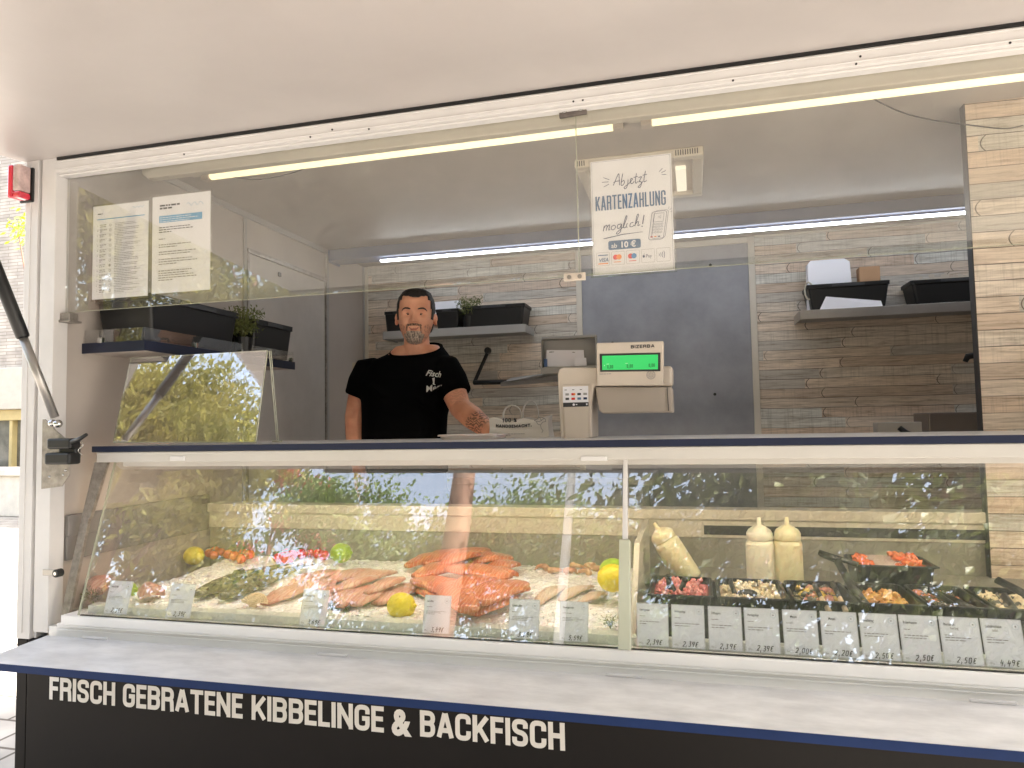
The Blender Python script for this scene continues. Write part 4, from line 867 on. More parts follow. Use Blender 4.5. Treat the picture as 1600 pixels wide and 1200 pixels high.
# shallow white tub
y_=.42; u0=pt(683,690,'y',y_).x; u1=pt(778,690,'y',y_).x
TB=thing('food_tub','low translucent white plastic tub on the worktop in front of the man','tub',((u0+u1)/2,y_,zt0))
def rring(l,w,z,cx,cyy,r=.02):
    P=[]
    for a_x,a_y,a0 in ((l-r,w-r,0),(-l+r,w-r,90),(-l+r,-w+r,180),(l-r,-w+r,270)):
        for a in (0,30,60,90): P.append((cx+a_x+r*math.cos(R(a0+a)),cyy+a_y+r*math.sin(R(a0+a)),z))
    return P
M_tub=paint('tub_plastic',(.68,.60,.57),.3,sub=.2)
cxx=(u0+u1)/2; hl=(u1-u0)/2
b=MB(); b.loft([rring(hl*.90,.07,zt0+.0005,cxx,y_+.07),rring(hl*.94,.075,zt0+.011,cxx,y_+.07),rring(hl*.90,.07,zt0+.011,cxx,y_+.07),rring(hl*.87,.066,zt0+.003,cxx,y_+.07)]); b.build('tub',M_tub,TB,smooth=False)
b=MB(); b.loft([rring(hl,.082,zt0+.0115,cxx,y_+.07),rring(hl,.082,zt0+.0155,cxx,y_+.07),rring(hl*.96,.078,zt0+.017,cxx,y_+.07)]); b.build('lid',M_tub,TB,bevel=.001)
# ================================================================= THE MAN
YM=1.0
def m3(px,py,y=YM): return pt(px,py,'y',y)
M_skin=None
def skinmat():
    m,nt,b=nmat('skin'); n=N(nt,'TexNoise'); n.inputs['Scale'].default_value=16; n.inputs['Detail'].default_value=5; nt.links.new(mapping(nt),n.inputs[0])
    r=ramp(nt,n.outputs[0],[(.3,(.60,.27,.165)),(.7,(.75,.385,.25))])
    # tattoo on the forearm: dark curling lines in one patch
    tc=N(nt,'TexCoord'); c=m3(752,668,.86)-ORG[MAN]
    v=N(nt,'VectorMath',operation='DISTANCE'); nt.links.new(tc.outputs['Object'],v.inputs[0]); v.inputs[1].default_value=c
    c2=m3(716,622,.95)-ORG[MAN]; v2=N(nt,'VectorMath',operation='DISTANCE'); nt.links.new(tc.outputs['Object'],v2.inputs[0]); v2.inputs[1].default_value=c2
    w=N(nt,'TexWave',wave_type='RINGS'); w.inputs['Scale'].default_value=26; w.inputs['Distortion'].default_value=9; w.inputs['Detail'].default_value=3; w.inputs['Detail Scale'].default_value=2.2; nt.links.new(tc.outputs['Object'],w.inputs[0])
    wr=ramp(nt,w.outputs[1],[(.40,(0,0,0)),(.52,(.75,)*3)])
    def near(d,rad,k): return math_(nt,'MULTIPLY',ramp(nt,math_(nt,'DIVIDE',d.outputs['Value'],rad),[(.85,(1,1,1)),(1,(0,0,0))]).outputs[0],k)
    msk=math_(nt,'MAXIMUM',near(v,.072,1.0),near(v2,.04,.22))
    fac=math_(nt,'MULTIPLY',wr.outputs[0],msk)
    mx=N(nt,'MixRGB'); nt.links.new(fac,mx.inputs[0]); nt.links.new(r.outputs[0],mx.inputs[1]); mx.inputs[2].default_value=(.10,.055,.035,1)
    nt.links.new(mx.outputs[0],b.inputs['Base Color']); b.inputs['Roughness'].default_value=.5
    b.inputs['Subsurface Weight'].default_value=.12; b.inputs['Subsurface Radius'].default_value=(.012,.004,.002); b.inputs['Subsurface Scale'].default_value=.5
    return m
MAN=thing('person','man with grey goatee and tattooed forearm in a black T-shirt behind the counter','person',(-1.16,1.0,.46))
M_skin=skinmat()
HC=m3(650,497.5); HR=Matrix.Translation(HC)@Euler((R(-3),R(1.5),R(17)),'XYZ').to_matrix().to_4x4()@Matrix.Scale(1.0,4)
ZT=[(.118,.0,.0,.0),(.1165,.022,.03,.024),(.110,.043,.052,.050),(.098,.060,.069,.070),(.082,.0705,.079,.083),(.062,.0750,.087,.092),(.04,.0765,.0905,.096),(.02,.0765,.0905,.096),(0,.0755,.0875,.092),(-.02,.0720,.0880,.084),(-.04,.0670,.0890,.070),(-.06,.0605,.0885,.052),(-.08,.0520,.0870,.035),(-.095,.0425,.0850,.022),(-.107,.034,.079,.012),(-.114,.022,.068,.0),(-.118,.0,.045,.0)]
def lerpT(z):
    for a,b in zip(ZT,ZT[1:]):
        if a[0]>=z>=b[0]:
            t=(a[0]-z)/(a[0]-b[0]); t2=t
            return [a[i]+(b[i]-a[i])*t2 for i in (1,2,3)]
    return [0,.0,.0]
def ga(x,s): return math.exp(-(x/s)**2)
def hp(a,z,off=0):
    w,f,bk=lerpT(z); ca,sa=math.cos(a),math.sin(a)
    e=.86; x=w*math.copysign(abs(sa)**e,sa); d=(f if ca>0 else bk); y=-d*math.copysign(abs(ca)**e,ca)
    fr=max(0,ca)**.5 if ca>0 else 0
    bump=0
    if ca>0:
        ax=abs(x)
        bump-=.0135*ga(ax-.030,.0135)*ga(z-.003,.0105)           # sockets
        bump+=.0060*ga(ax-.028,.020)*ga(z-.022,.008)            # brow
        bump+=.0050*ga(ax-.046,.015)*ga(z+.020,.014)-.0035*ga(ax-.046,.013)*ga(z+.058,.014)            # cheekbones
        t=max(0,min(1,(.012-z)/.045)); nz=ga(x,.0085+.003*t)*(1 if z<.012 else ga(z-.012,.008))*(1 if z>-.034 else ga(z+.034,.0045))
        bump+=(.006+.0215*t)*nz
        bump+=.0085*ga(ax-.0125,.006)*ga(z+.032,.006)           # nostril wings
        bump+=.0045*ga(x,.020)*ga(z+.0535,.0045)+.005*ga(x,.016)*ga(z+.064,.0045)-.004*ga(x,.022)*ga(z+.0585,.0022)
        bump-=.003*ga(x,.016)*ga(z+.075,.006); bump+=.005*ga(x,.020)*ga(z+.094,.012)
        bump-=.0040*ga(ax-.030-.35*max(0,-.035-z),.005)*ga(z+.048,.016)   # folds beside the mouth
    r=math.hypot(x,y) or 1e-6; k=(r+bump+off)/r
    return Vector((x*k,y*k,z+off*(1 if z>.10 else 0)))
body=MB()
NA=72; zs_=[.118-.118*2*i/78 for i in range(79)]
rings=[]
for z in zs_[1:-1]: rings.append([HR@hp(2*math.pi*i/NA,z) for i in range(NA)])
body.loft(rings)
# ears
for s_ in (-1,1):
    for (dx,dy,dz,r) in ((.079,.010,-.002,(.006,.017,.030)),(.083,.016,.008,(.006,.014,.018))):
        vs=MB(); vs.ball((0,0,0),r,8); body.add([HR@(Vector((dx*s_,dy,dz))+Euler((0,R(-14*s_),R(24*s_))).to_matrix()@v) for v in vs.v],vs.f)
# neck
nb=m3(652,556,1.03); nt_=HR@Vector((0,.03,-.05))
body.tube([nt_+Vector((0,0,.02)),nt_.lerp(nb,.5),nb,nb+Vector((-.005,.03,-.05))],[.052,.055,.063,.074],20)
def ring(c,w,d,n=32,e=.8,tilt=0):
    P=[]
    for i in range(n):
        a=2*math.pi*i/n; x=w*math.copysign(abs(math.sin(a))**e,math.sin(a)); y=-d*math.copysign(abs(math.cos(a))**e,math.cos(a))
        P.append(Vector((c[0]+x,c[1]+y,c[2]+tilt*y)))
    return P
zz=lambda py: m3(640,py).z
def rw(pl,pr,py,d,cy_=1.03,k=1.0,tilt=0):
    a,b=m3(pl,py),m3(pr,py); return ring(((a.x+b.x)/2,cy_,(a.z+b.z)/2),(b.x-a.x)/2*k,d*k,tilt=tilt)
def torso(k):
    rs=[rw(582,690,800,.12,1.04,k),rw(574,690,740,.128,1.04,k),rw(568,688,690,.132,1.03,k),rw(568,690,650,.130,1.03,k),rw(565,697,620,.130,1.04,k),rw(563,704,595,.124,1.04,k),rw(568,703,575,.108,1.045,k),rw(580,697,560,.088,1.045,k)]
    return rs
tr=torso(.90); tr.append(rw(600,688,551,.074,1.05,.97)); tr.append(rw(612,678,539,.060,1.05,.97)); body.loft(tr)
# arms, one with the hand on the worktop
SLp,SRp=m3(577,580,1.04),m3(696,577,1.02)
ELp=m3(556,652,1.03); WLp=m3(562,735,1.12)
body.tube([SLp,SLp.lerp(ELp,.5)+Vector((-.004,0,0)),ELp,ELp.lerp(WLp,.35),WLp],[.062,.057,.048,.051,.031],18)
ERp=m3(719,637,.97); WRp=m3(771,679,.80)
body.tube([SRp,SRp.lerp(ERp,.5),ERp,ERp.lerp(WRp,.35),WRp,WRp.lerp(WRp+(WRp-ERp).normalized()*.02,1)],[.062,.055,.046,.048,.031,.030],18)
def hand(w,dirv,down,side):
    """palm with four separate bent fingers and a thumb that leaves the side of the palm"""
    d=dirv.normalized(); s_=d.cross(down).normalized()*side; body.tube([w,w+d*.03,w+d*.075,w+d*.092],[.028,.034,.038,.030],14,.55)
    for k,(o,L) in enumerate(((-.029,.070),(-.010,.080),(.010,.074),(.028,.058))):
        b0=w+d*.078+s_*o; f=(d+s_*o*4).normalized()
        body.tube([b0,b0+f*L*.42+down*(-.006),b0+f*L*.75+down*.002,b0+f*L+down*.014],[.0100,.0095,.0085,.0065],10)
    t0=w+d*.028-s_*.026; tf=(d*.7-s_*.75).normalized()
    body.tube([t0,t0+tf*.03,t0+(tf*.5+d*.5).normalized()*.062],[.013,.0115,.0085],10)
hand(WRp,(m3(800,690,.70)-WRp).normalized()*1.0,Vector((0,0,-1)),1)
hand(WLp,Vector((.12,.10,-1)),Vector((1,0,.1)).normalized(),-1)
# legs down to the trailer floor
for s_,px_ in ((-1,603),(1,663)):
    h=m3(px_,770,1.04); body.tube([h,Vector((h.x+.01*s_,1.04,.95)),Vector((h.x+.015*s_,1.06,.58)),Vector((h.x+.02*s_,1.07,.50))],[.098,.068,.052,.045],16)
    body.tube([Vector((h.x+.02*s_,1.09,.505)),Vector((h.x+.03*s_,.93,.485))],[.045,.035],12)
bo_=body.build('body',M_skin,MAN)
def remesh(o,v,it=3):
    m=o.modifiers.new('r','REMESH'); m.mode='VOXEL'; m.voxel_size=v; m.use_smooth_shade=True
    if it: s=o.modifiers.new('s','SMOOTH'); s.factor=.5; s.iterations=it
remesh(bo_,.0032,1)
# T-shirt
sh_=MB(); tr=torso(1.03); tr=tr[1:]
cw=(m3(684,548).x-m3(606,548).x)/2; ccx=(m3(684,548).x+m3(606,548).x)/2; cz_=m3(650,545).z
tr+=[ring((ccx,1.04,cz_),cw,.088,tilt=.42)]
sh_.loft(tr)
se=SLp.lerp(ELp,.52)+Vector((-.008,-.004,0)); sr=SRp.lerp(ERp,.60)+Vector((.006,0,0))
sh_.tube([SLp+Vector((.03,0,.0)),SLp,SLp.lerp(se,.5)+Vector((-.004,0,0)),se,se+(se-SLp).normalized()*.012],[.062,.071,.071,.0675,.067],20)
sh_.tube([SRp+Vector((-.03,0,.0)),SRp,SRp.lerp(sr,.5)+Vector((.004,0,0)),sr,sr+(sr-SRp).normalized()*.012],[.062,.070,.069,.067,.067],20)
# a few soft folds
for a,b2,r in (((600,640),(650,665),.010),((655,690),(600,678),.010),((575,600),(612,628),.010),((690,600),(665,625),.010),((640,620),(690,655),.008)):
    p0=m3(*a,.905); p1=m3(*b2,.900); sh_.tube([p0+Vector((0,.012,0)),p0.lerp(p1,.5),p1+Vector((0,.012,0))],[.004,r,.004],8)
M_tee=paint('black_cotton',(.0030,.0030,.0034),.95,var=.2,bump=.15,bscale=300,spec=.05)
tee=sh_.build('t_shirt',M_tee,MAN); remesh(tee,.006,11)
sv=MB(); c_r=ring((ccx,1.04,cz_+.0005),cw*.97,.086,n=40,tilt=.42); c_r.append(c_r[0]); sv.tube(c_r,.005,6); sv.build('collar',M_tee,MAN,smooth=True)
LG=Plane2(m3(656,613,.885),Vector((.98,.20,0)),Vector((0,0,1))); kk=.0031
def pc(t,x,y,ang,h,t_=.9,w=4.6): # rotated chest lettering
    sv_=LG.u,LG.v; u=LG.u*math.cos(R(ang))+LG.v*math.sin(R(ang)); v=-LG.u*math.sin(R(ang))+LG.v*math.cos(R(ang)); o=LG.o; LG.o=LG.P(x*kk,y*kk,0); LG.u,LG.v=u,v
    LG.text(t,0,0,h*kk,0,sx=.95,shear=.25,offset=.0007); LG.u,LG.v=sv_; LG.o=o
pc('Fisch',2,23,-8,8); pc('Meer',3,1,10,8)
LG.poly([(x*kk,y*kk) for x,y in ((11,19),(14,20),(13.5,12),(15,10),(11.5,11),(12,14))],0)
lo=LG.build('chest_print',[paint('white_fabric_print',(.55,.55,.52),.7)],MAN); m=lo.modifiers.new('s','SHRINKWRAP'); m.target=tee; m.offset=.0015; m.wrap_method='PROJECT'; m.use_project_y=True; m.use_positive_direction=True; m.use_negative_direction=True; m.wrap_mode='ABOVE_SURFACE'
tb=MB()
tb.loft([rw(576,688,738,.134,1.04),rw(578,690,770,.138,1.04),rw(580,692,800,.140,1.04),rw(584,690,840,.12,1.04)])
for s_,px_ in ((-1,603),(1,663)):
    h=m3(px_,770,1.04); tb.tube([h,Vector((h.x+.01*s_,1.04,.95)),Vector((h.x+.015*s_,1.06,.58)),Vector((h.x+.02*s_,1.07,.50))],[.112,.082,.068,.064],16)
trs=tb.build('trousers',paint('dark_trousers',(.02,.021,.026),.85,var=.2),MAN); remesh(trs,.008,5)
# hair, beard, brows, eyes, mouth: shells that follow the head
def shell(mask,off,name,mat,na=120,nz=100,z0=.1175,z1=-.1175,rough=0,base=0.0):
    b=MB(); idx={}
    def get(i,j,o):
        k=(i%na,j,o)
        if k not in idx:
            a=2*math.pi*(i%na)/na; z=z0+(z1-z0)*j/nz
            q_=(off+rough*(noise.noise(Vector((math.sin(a)*18,math.cos(a)*18,z*90)))) if o else base-.001)
            idx[k]=len(b.v); b.v.append(HR@hp(a,z,q_))
        return idx[k]
    cells={(i,j) for i in range(na) for j in range(nz) if mask((2*math.pi*(i+.5)/na+math.pi)%(2*math.pi)-math.pi, z0+(z1-z0)*(j+.5)/nz)}
    for i,j in cells:
        b.f.append((get(i,j,1),get(i,j+1,1),get(i+1,j+1,1),get(i+1,j,1))); b.m.append(0)
        for (di,dj,e) in ((-1,0,((i,j),(i,j+1))),(1,0,((i+1,j+1),(i+1,j))),(0,-1,((i+1,j),(i,j))),(0,1,((i,j+1),(i+1,j+1)))):
            if ((i+di)%na,j+dj) not in cells:
                (a1,b1),(a2,b2_)=e; b.f.append((get(a1,b1,1),get(a1,b1,0),get(a2,b2_,0),get(a2,b2_,1))); b.m.append(0)
    return b.build(name,mat,MAN,smooth=True)
def beardmat(name,c1,c2,mid):
    m,nt,b=nmat(name); n=N(nt,'TexNoise'); n.inputs['Scale'].default_value=170; n.inputs['Detail'].default_value=4; nt.links.new(mapping(nt,(1,1,.45)),n.inputs[0])
    r=ramp(nt,n.outputs[0],[(mid-.12,c1),(mid+.12,c2)]); nt.links.new(r.outputs[0],b.inputs['Base Color']); b.inputs['Roughness'].default_value=.85
    bp=N(nt,'Bump'); bp.inputs['Strength'].default_value=.7; bp.inputs['Distance'].default_value=.002; nt.links.new(n.outputs[0],bp.inputs['Height']); nt.links.new(bp.outputs[0],b.inputs['Normal']); return m
def hairmask(a,z):
    A=abs(math.degrees(a)); line=.077-.004*math.cos(math.radians(A*6)) if A<30 else (.084 if A<46 else .066 if A<56 else (.03 if A<64 else (-.012 if A<74 else (.022 if A<98 else -.055))))
    return z>line+.0035*noise.noise(Vector((a*14,z*60,0)))
shell(hairmask,.0048,'hair',paint('dark_hair',(.012,.009,.008),.55,var=.4,scale=120,stretch=(1,1,.2),bump=.8,bscale=250),rough=.002)
b=MB(); b.loft([[HR@Vector((.072*s_*math.sin(2*math.pi*i/24),-.078*s_*math.cos(2*math.pi*i/24)+.006,z)) for i in range(24)] for s_,z in ((.95,.096),(.86,.110),(.62,.121),(.3,.126),(.05,.1275))])
b.build('hair_top',MATS['dark_hair'],MAN,smooth=True)
def xz(a,z): return hp(a,z).x
def stache(a,z):
    x=abs(xz(a,z))+.0016*noise.noise(Vector((a*40,z*300,1))); z+=.0012*noise.noise(Vector((a*40,z*200,5))); return abs(a)<1.2 and -.0485<z+.10*x*.8<-.0395 and x<.029 or (abs(a)<1.2 and .0245+.15*max(0,-.05-z)<x<.0305 and -.080<z<-.044)
def goat(a,z):
    x=abs(xz(a,z))+.003*noise.noise(Vector((a*30,z*200,1))); z+=.002*noise.noise(Vector((a*40,z*200,5))); return abs(a)<1.2 and x<.030 and z<-.071+.0*x or (abs(a)<1.0 and .026<x<.040 and z<-.080)
shell(stache,.0018,'moustache',beardmat('grey_brown_hair',(.06,.04,.03),(.34,.19,.125),.50),na=200,nz=130,rough=.0012)
shell(goat,.0022,'goatee',beardmat('grey_beard',(.12,.095,.08),(.48,.38,.31),.5),na=200,nz=130,rough=.0015)
def stub(a,z):
    x=abs(xz(a,z)); n_=.006*noise.noise(Vector((a*9,z*60,2)))
    return abs(a)<1.75 and z<-.040+n_-.0*x and not (x<.026 and z>-.070) and not goat(a,z) and not stache(a,z) and (z<-.052+.35*(x-.03)+n_ if x<.05 else True) and z>-.112
shell(stub,.0007,'stubble',beardmat('stubble_skin',(.20,.115,.08),(.60,.29,.185),.40),na=200,nz=130,rough=.0003,base=0)
for s_ in (-1,1):
    b=MB(); pts=[HR@(hp(s_*a,z,.001)) for a,z in ((.15,.0205),(.26,.0235),(.42,.0255),(.56,.0225),(.68,.016))]; b.tube(pts,[.0022,.0034,.0033,.0026,.001],8); b.build('eyebrow',MATS['dark_hair'],MAN,smooth=True)
    e=hp(s_*.345,.002,.0); b=MB(); vs=MB(); vs.ball((0,0,0),(.0125,.006,.0045),8); b.add([HR@(e+Vector((0,.0035,0))+v) for v in vs.v],vs.f); eo=b.build('eye',paint('eye_white',(.28,.22,.19),.25),MAN,smooth=True)
    b=MB(); vs=MB(); vs.ball((0,0,0),(.0050,.0035,.0040),8); b.add([HR@(e+Vector((.0,-.0005,.0003))+v) for v in vs.v],vs.f); b.build('iris',paint('dark_iris',(.015,.009,.006),.15),eo,smooth=True)
    b=MB(); b.tube([HR@(e+Vector((s_*x,-.0022-y_,z))) for x,y_,z in ((-.012,-.001,.001),(-.006,.001,.0048),(.001,.0012,.0058),(.008,-.001,.0040),(.013,-.005,.0))],[.0008,.0017,.0019,.0017,.0008],6); b.build('eyelid',paint('lid_shade',(.12,.055,.035),.6),MAN,smooth=True)
b=MB(); b.tube([HR@(hp(a,z,.0006)) for a,z in ((-.27,-.056),(-.17,-.0588),(0,-.0595),(.17,-.0588),(.27,-.056))],[.0008,.0017,.002,.0017,.0008],8); b.build('mouth_line',paint('mouth_line',(.10,.03,.025),.6),MAN,smooth=True)
b=MB(); b.tube([HR@(hp(a,z,.0002)) for a,z in ((-.22,-.060),(-.12,-.0645),(0,-.0655),(.12,-.0645),(.22,-.060))],[.0012,.0034,.0040,.0034,.0012],10); b.build('lower_lip',paint('lip',(.42,.14,.10),.45),MAN,smooth=True)

# ================================================================= THE FISH COUNTER: ICE AND GOODS
def iz(x,y): return 1.062+(y-.06)*.035+.009*noise.noise(Vector((x*9,y*9,0)))+.005*noise.noise(Vector((x*30,y*30,3)))
def icebed(b):
    nx,ny=200,80; x0,x1,y0,y1=xc0+.012,xa-.004,.064,.735
    for j in range(ny+1):
        for i in range(nx+1):
            x=x0+(x1-x0)*i/nx; y=y0+(y1-y0)*j/ny; b.v.append(Vector((x,y,iz(x,y)+rnd.uniform(-.0022,.0022))))
    for j in range(ny):
        for i in range(nx): a=j*(nx+1)+i; b.f.append((a,a+1,a+nx+2,a+nx+1)); b.m.append(0)
    for k in range(5200):
        x,y=rnd.uniform(x0,x1),rnd.uniform(y0+.004,y1-.05); z=iz(x,y)+.001; s_=rnd.uniform(.0015,.004)
        P=[Vector((x,y,z))+Vector((rnd.gauss(0,1),rnd.gauss(0,1),rnd.gauss(0,.7)))*s_ for _ in range(4)]; n=len(b.v); b.v+=P; b.f+=[(n,n+1,n+2),(n,n+2,n+3),(n,n+3,n+1),(n+1,n+3,n+2)]; b.m+=[0]*4
M_ice=paint('crushed_ice',(.90,.88,.87),.18,var=.03,scale=30,bump=.3,bscale=120,sub=.15)
b=MB(); icebed(b); ib=b.build('crushed_ice',M_ice); tag(ib,'bed of crushed ice under the fish in the left glass compartment','ice',None,'stuff')
def onice(px,py,h=0):
    z=1.07
    for _ in range(6):
        p=pt(px,py,'z',z+h); z=iz(p.x,max(.06,min(.72,p.y)))
    return p
def fishmat(name,c1,c2,scale=60,rough=.3,line=None):
    m,nt,b=nmat(name); v=mapping(nt); w=N(nt,'TexWave',wave_type='BANDS'); w.inputs['Scale'].default_value=scale; w.inputs['Distortion'].default_value=4.5; w.inputs['Detail'].default_value=2; w.inputs['Detail Scale'].default_value=1.5
    nt.links.new(v,w.inputs[0]); n=N(nt,'TexNoise'); n.inputs['Scale'].default_value=14; n.inputs['Detail'].default_value=6; nt.links.new(v,n.inputs[0])
    r=ramp(nt,n.outputs[0],[(.32,c1),(.68,c2)]); l=ramp(nt,w.outputs[1],[(.74,(0,0,0)),(.93,(.55,)*3)])
    mx=N(nt,'MixRGB'); nt.links.new(l.outputs[0],mx.inputs[0]); nt.links.new(r.outputs[0],mx.inputs[1]); mx.inputs[2].default_value=(*(line or c2),1)
    nt.links.new(mx.outputs[0],b.inputs['Base Color']); b.inputs['Roughness'].default_value=rough; b.inputs['Coat Weight'].default_value=.3; b.inputs['Coat Roughness'].default_value=.15
    b.inputs['Subsurface Weight'].default_value=.2; b.inputs['Subsurface Radius'].default_value=(.01,.004,.002); b.inputs['Subsurface Scale'].default_value=.5
    bp=N(nt,'Bump'); bp.inputs['Strength'].default_value=.4; bp.inputs['Distance'].default_value=.002; nt.links.new(w.outputs[1],bp.inputs['Height']); nt.links.new(bp.outputs[0],b.inputs['Normal']); return m
M_salmon=fishmat('salmon_flesh',(.56,.105,.035),(.68,.21,.085),30,.3,(.80,.42,.26))
M_red=M_red; M_redf=fishmat('redfish_flesh',(.60,.27,.20),(.72,.46,.37),24,.3,(.55,.15,.11))
M_pale=fishmat('white_fish_flesh',(.72,.50,.38),(.78,.60,.48),30,.3,(.8,.68,.58))
M_shr=fishmat('shrimp_flesh',(.72,.32,.18),(.80,.48,.32),120,.3,(.85,.60,.45))
def slice_(b,A,B,w0,th,bow=.012,seed=0,taper=(.55,1,.95,.55),n=14,m=14,flat=False):
    q=random.Random(seed); A=Vector(A);B=Vector(B); d=B-A; L=d.length; u=d/L; s=Vector((0,0,1)).cross(u).normalized(); up=u.cross(s)
    side=q.uniform(-1,1)*bow; rings=[]
    for k in range(n+1):
        t=k/n; tt=t*(len(taper)-1); i=min(int(tt),len(taper)-2); w=taper[i]+(taper[i+1]-taper[i])*(tt-i)
        ed=min(1,math.sin(math.pi*max(.03,min(.97,t)))**.42); w*=w0*ed**.6; h=th*(.55+.45*ed)*(1-.35*abs(t-.45))
        c=A+u*(L*t)+s*side*math.sin(math.pi*t)+up*(bow*.6*math.sin(math.pi*t)); R_=[]
        for j in range(m):
            a=2*math.pi*j/m; x=math.copysign(abs(math.cos(a))**.7,math.cos(a)); z=math.copysign(abs(math.sin(a))**.7,math.sin(a))
            nn=1+.13*noise.noise(Vector((t*5+seed,x*2,z*2)))+.06*noise.noise(Vector((t*19+seed,x*5,z*5)))
            R_.append(c+s*(x*w/2*nn)+up*(h/2*(z*(1 if z>0 else .5))*nn+h*.25))
        rings.append(R_)
    b.loft(rings)
def fillets(kind,mat,cat,group,data,th,taper=(.55,1,.95,.55)):
    for i,(lab,a,b_,h,w) in enumerate(data):
        A=onice(*a,h); B=onice(*b_,h+.004); bm=MB(); slice_(bm,A,B,w,th,seed=i*7+len(kind),taper=taper)
        o=bm.build(kind,mat,None,smooth=True,loc=(A+B)/2); tag(o,lab,cat,group)
fillets('salmon_fillet',M_salmon,'salmon fillet','salmon fillets piled on the ice',[
 ('small thin salmon piece at the far left tip of the salmon pile',(636,888),(700,868),.017,.067),
 ('pale salmon chunk resting on top in the middle of the salmon pile',(706,930),(772,908),.050,.085),
 ('salmon fillet tucked under the left front of the salmon pile',(656,926),(700,946),.004,.080),
 ('salmon chunk high at the back centre of the salmon pile',(690,886),(748,868),.060,.075),
 ('salmon fillet end leaning at the right flank of the salmon pile',(770,938),(824,922),.010,.080),
 ('salmon fillet at the back left of the salmon pile',(662,884),(725,864),.025,.097),
 ('short salmon fillet at the top centre back of the salmon pile',(700,880),(760,862),.044,.106),
 ('salmon fillet lying at the back right of the salmon pile',(728,884),(798,874),.036,.117),
 ('salmon fillet end at the far right back of the salmon pile',(765,896),(808,884),.020,.097),
 ('long salmon fillet across the left middle of the salmon pile',(650,905),(728,884),.033,.117),
 ('salmon fillet with pale flank in the centre of the salmon pile',(700,892),(792,906),.049,.126),
 ('broad salmon fillet low at the left front of the salmon pile',(652,908),(728,934),.022,.120),
 ('salmon fillet curving down behind the second price card gap',(704,914),(732,958),.033,.117),
 ('orange salmon fillet pointing right above the front fillets',(758,905),(808,900),.036,.087),
 ('broad ridged salmon fillet at the right front of the salmon pile',(744,946),(814,914),.041,.145),
 ('lowest salmon fillet at the very front of the salmon pile',(735,962),(800,936),.012,.126)],.034,(.85,1,1,.82))
fillets('redfish_fillet',M_redf,'fish fillet','pink white fish fillets left of the salmon',[
 ('long pink fillet pointing to the scallop shell, leftmost of the pink fillets',(414,946),(486,915),.002,.094),
 ('pink fillet lying highest on the pink fillets above the garnish',(520,928),(588,904),.030,.060),
 ('pink fillet crossing the middle of the pink fillets towards the salmon',(572,930),(630,906),.030,.060),
 ('thin pink fillet end at the left rear of the pink fillets',(452,918),(500,900),.004,.050),
 ('pink fillet at the back left of the pink fillets',(474,912),(540,896),.008,.084),
 ('pale pink fillet at the back middle of the pink fillets',(512,912),(580,893),.012,.094),
 ('pink fillet at the back right of the pink fillets',(560,914),(614,896),.014,.102),
 ('pink fillet above the Rotbarsch price card',(478,928),(520,910),.012,.094),
 ('pink fillet just right of the third price card',(505,945),(552,918),.006,.102),
 ('pink fillet behind the small green garnish',(530,950),(572,920),.010,.094),
 ('wide pink fillet in the right middle of the pink fillets',(556,948),(606,916),.012,.102),
 ('pink fillet directly behind the front lemon',(588,946),(634,920),.004,.102),
 ('small pale pink fillet right of the front lemon, nearest the salmon',(622,934),(650,916),.002,.084)],.026,(.7,1,1,.75))
fillets('white_fish_fillet',M_pale,'fish fillet','pale fillets right of the salmon',[
 ('pale fillet behind the fifth price card',(838,946),(880,918),.0,.055),
 ('pale fillet behind the sixth price card',(876,940),(925,918),.002,.05),
 ('faint pale fillet at the right of the pale fillets',(905,944),(946,928),.0,.045)],.018,(.75,1,1,.8))
fillets('pink_fish_piece',M_redf,'fish piece','thick pink fish pieces at the left end of the case',[
 ('thick rounded pink fish piece between the first two price cards',(216,938),(256,930),.006,.085),
 ('pink fish piece at the left glass edge behind the first price card',(152,930),(172,912),.004,.075)],.055,(.9,1,1,.9))
# cooked prawns
for i,(x,y) in enumerate(((846,888),(858,880),(868,892),(880,882),(890,894),(902,885),(912,895),(924,886),(938,889))):
    c=onice(x,y,.008); b=MB(); a0=rnd.uniform(0,6.28); pts=[];rd=[]
    for k in range(9):
        t=k/8; a=a0+t*3.6; rr=.0145; pts.append(c+Vector((rr*math.cos(a)*1.25,rr*math.sin(a)*.8,.006*math.sin(t*3)))); rd.append(.0125*(1-.6*t)*(1.06 if k%2 else .94))
    b.tube(pts,rd,10); b.tube([pts[-1],pts[-1]+(pts[-1]-pts[-2])*1.2],[.004,.009],6,.3)
    o=b.build('prawn',M_shr,None,smooth=True,loc=c); tag(o,'pale orange prawn, %s in the row beside the salmon'%('leftmost;second from the left;third from the left;fourth from the left;middle one;fourth from the right;third from the right;second from the right;rightmost'.split(';')[i]),'prawn','prawns beside the salmon')
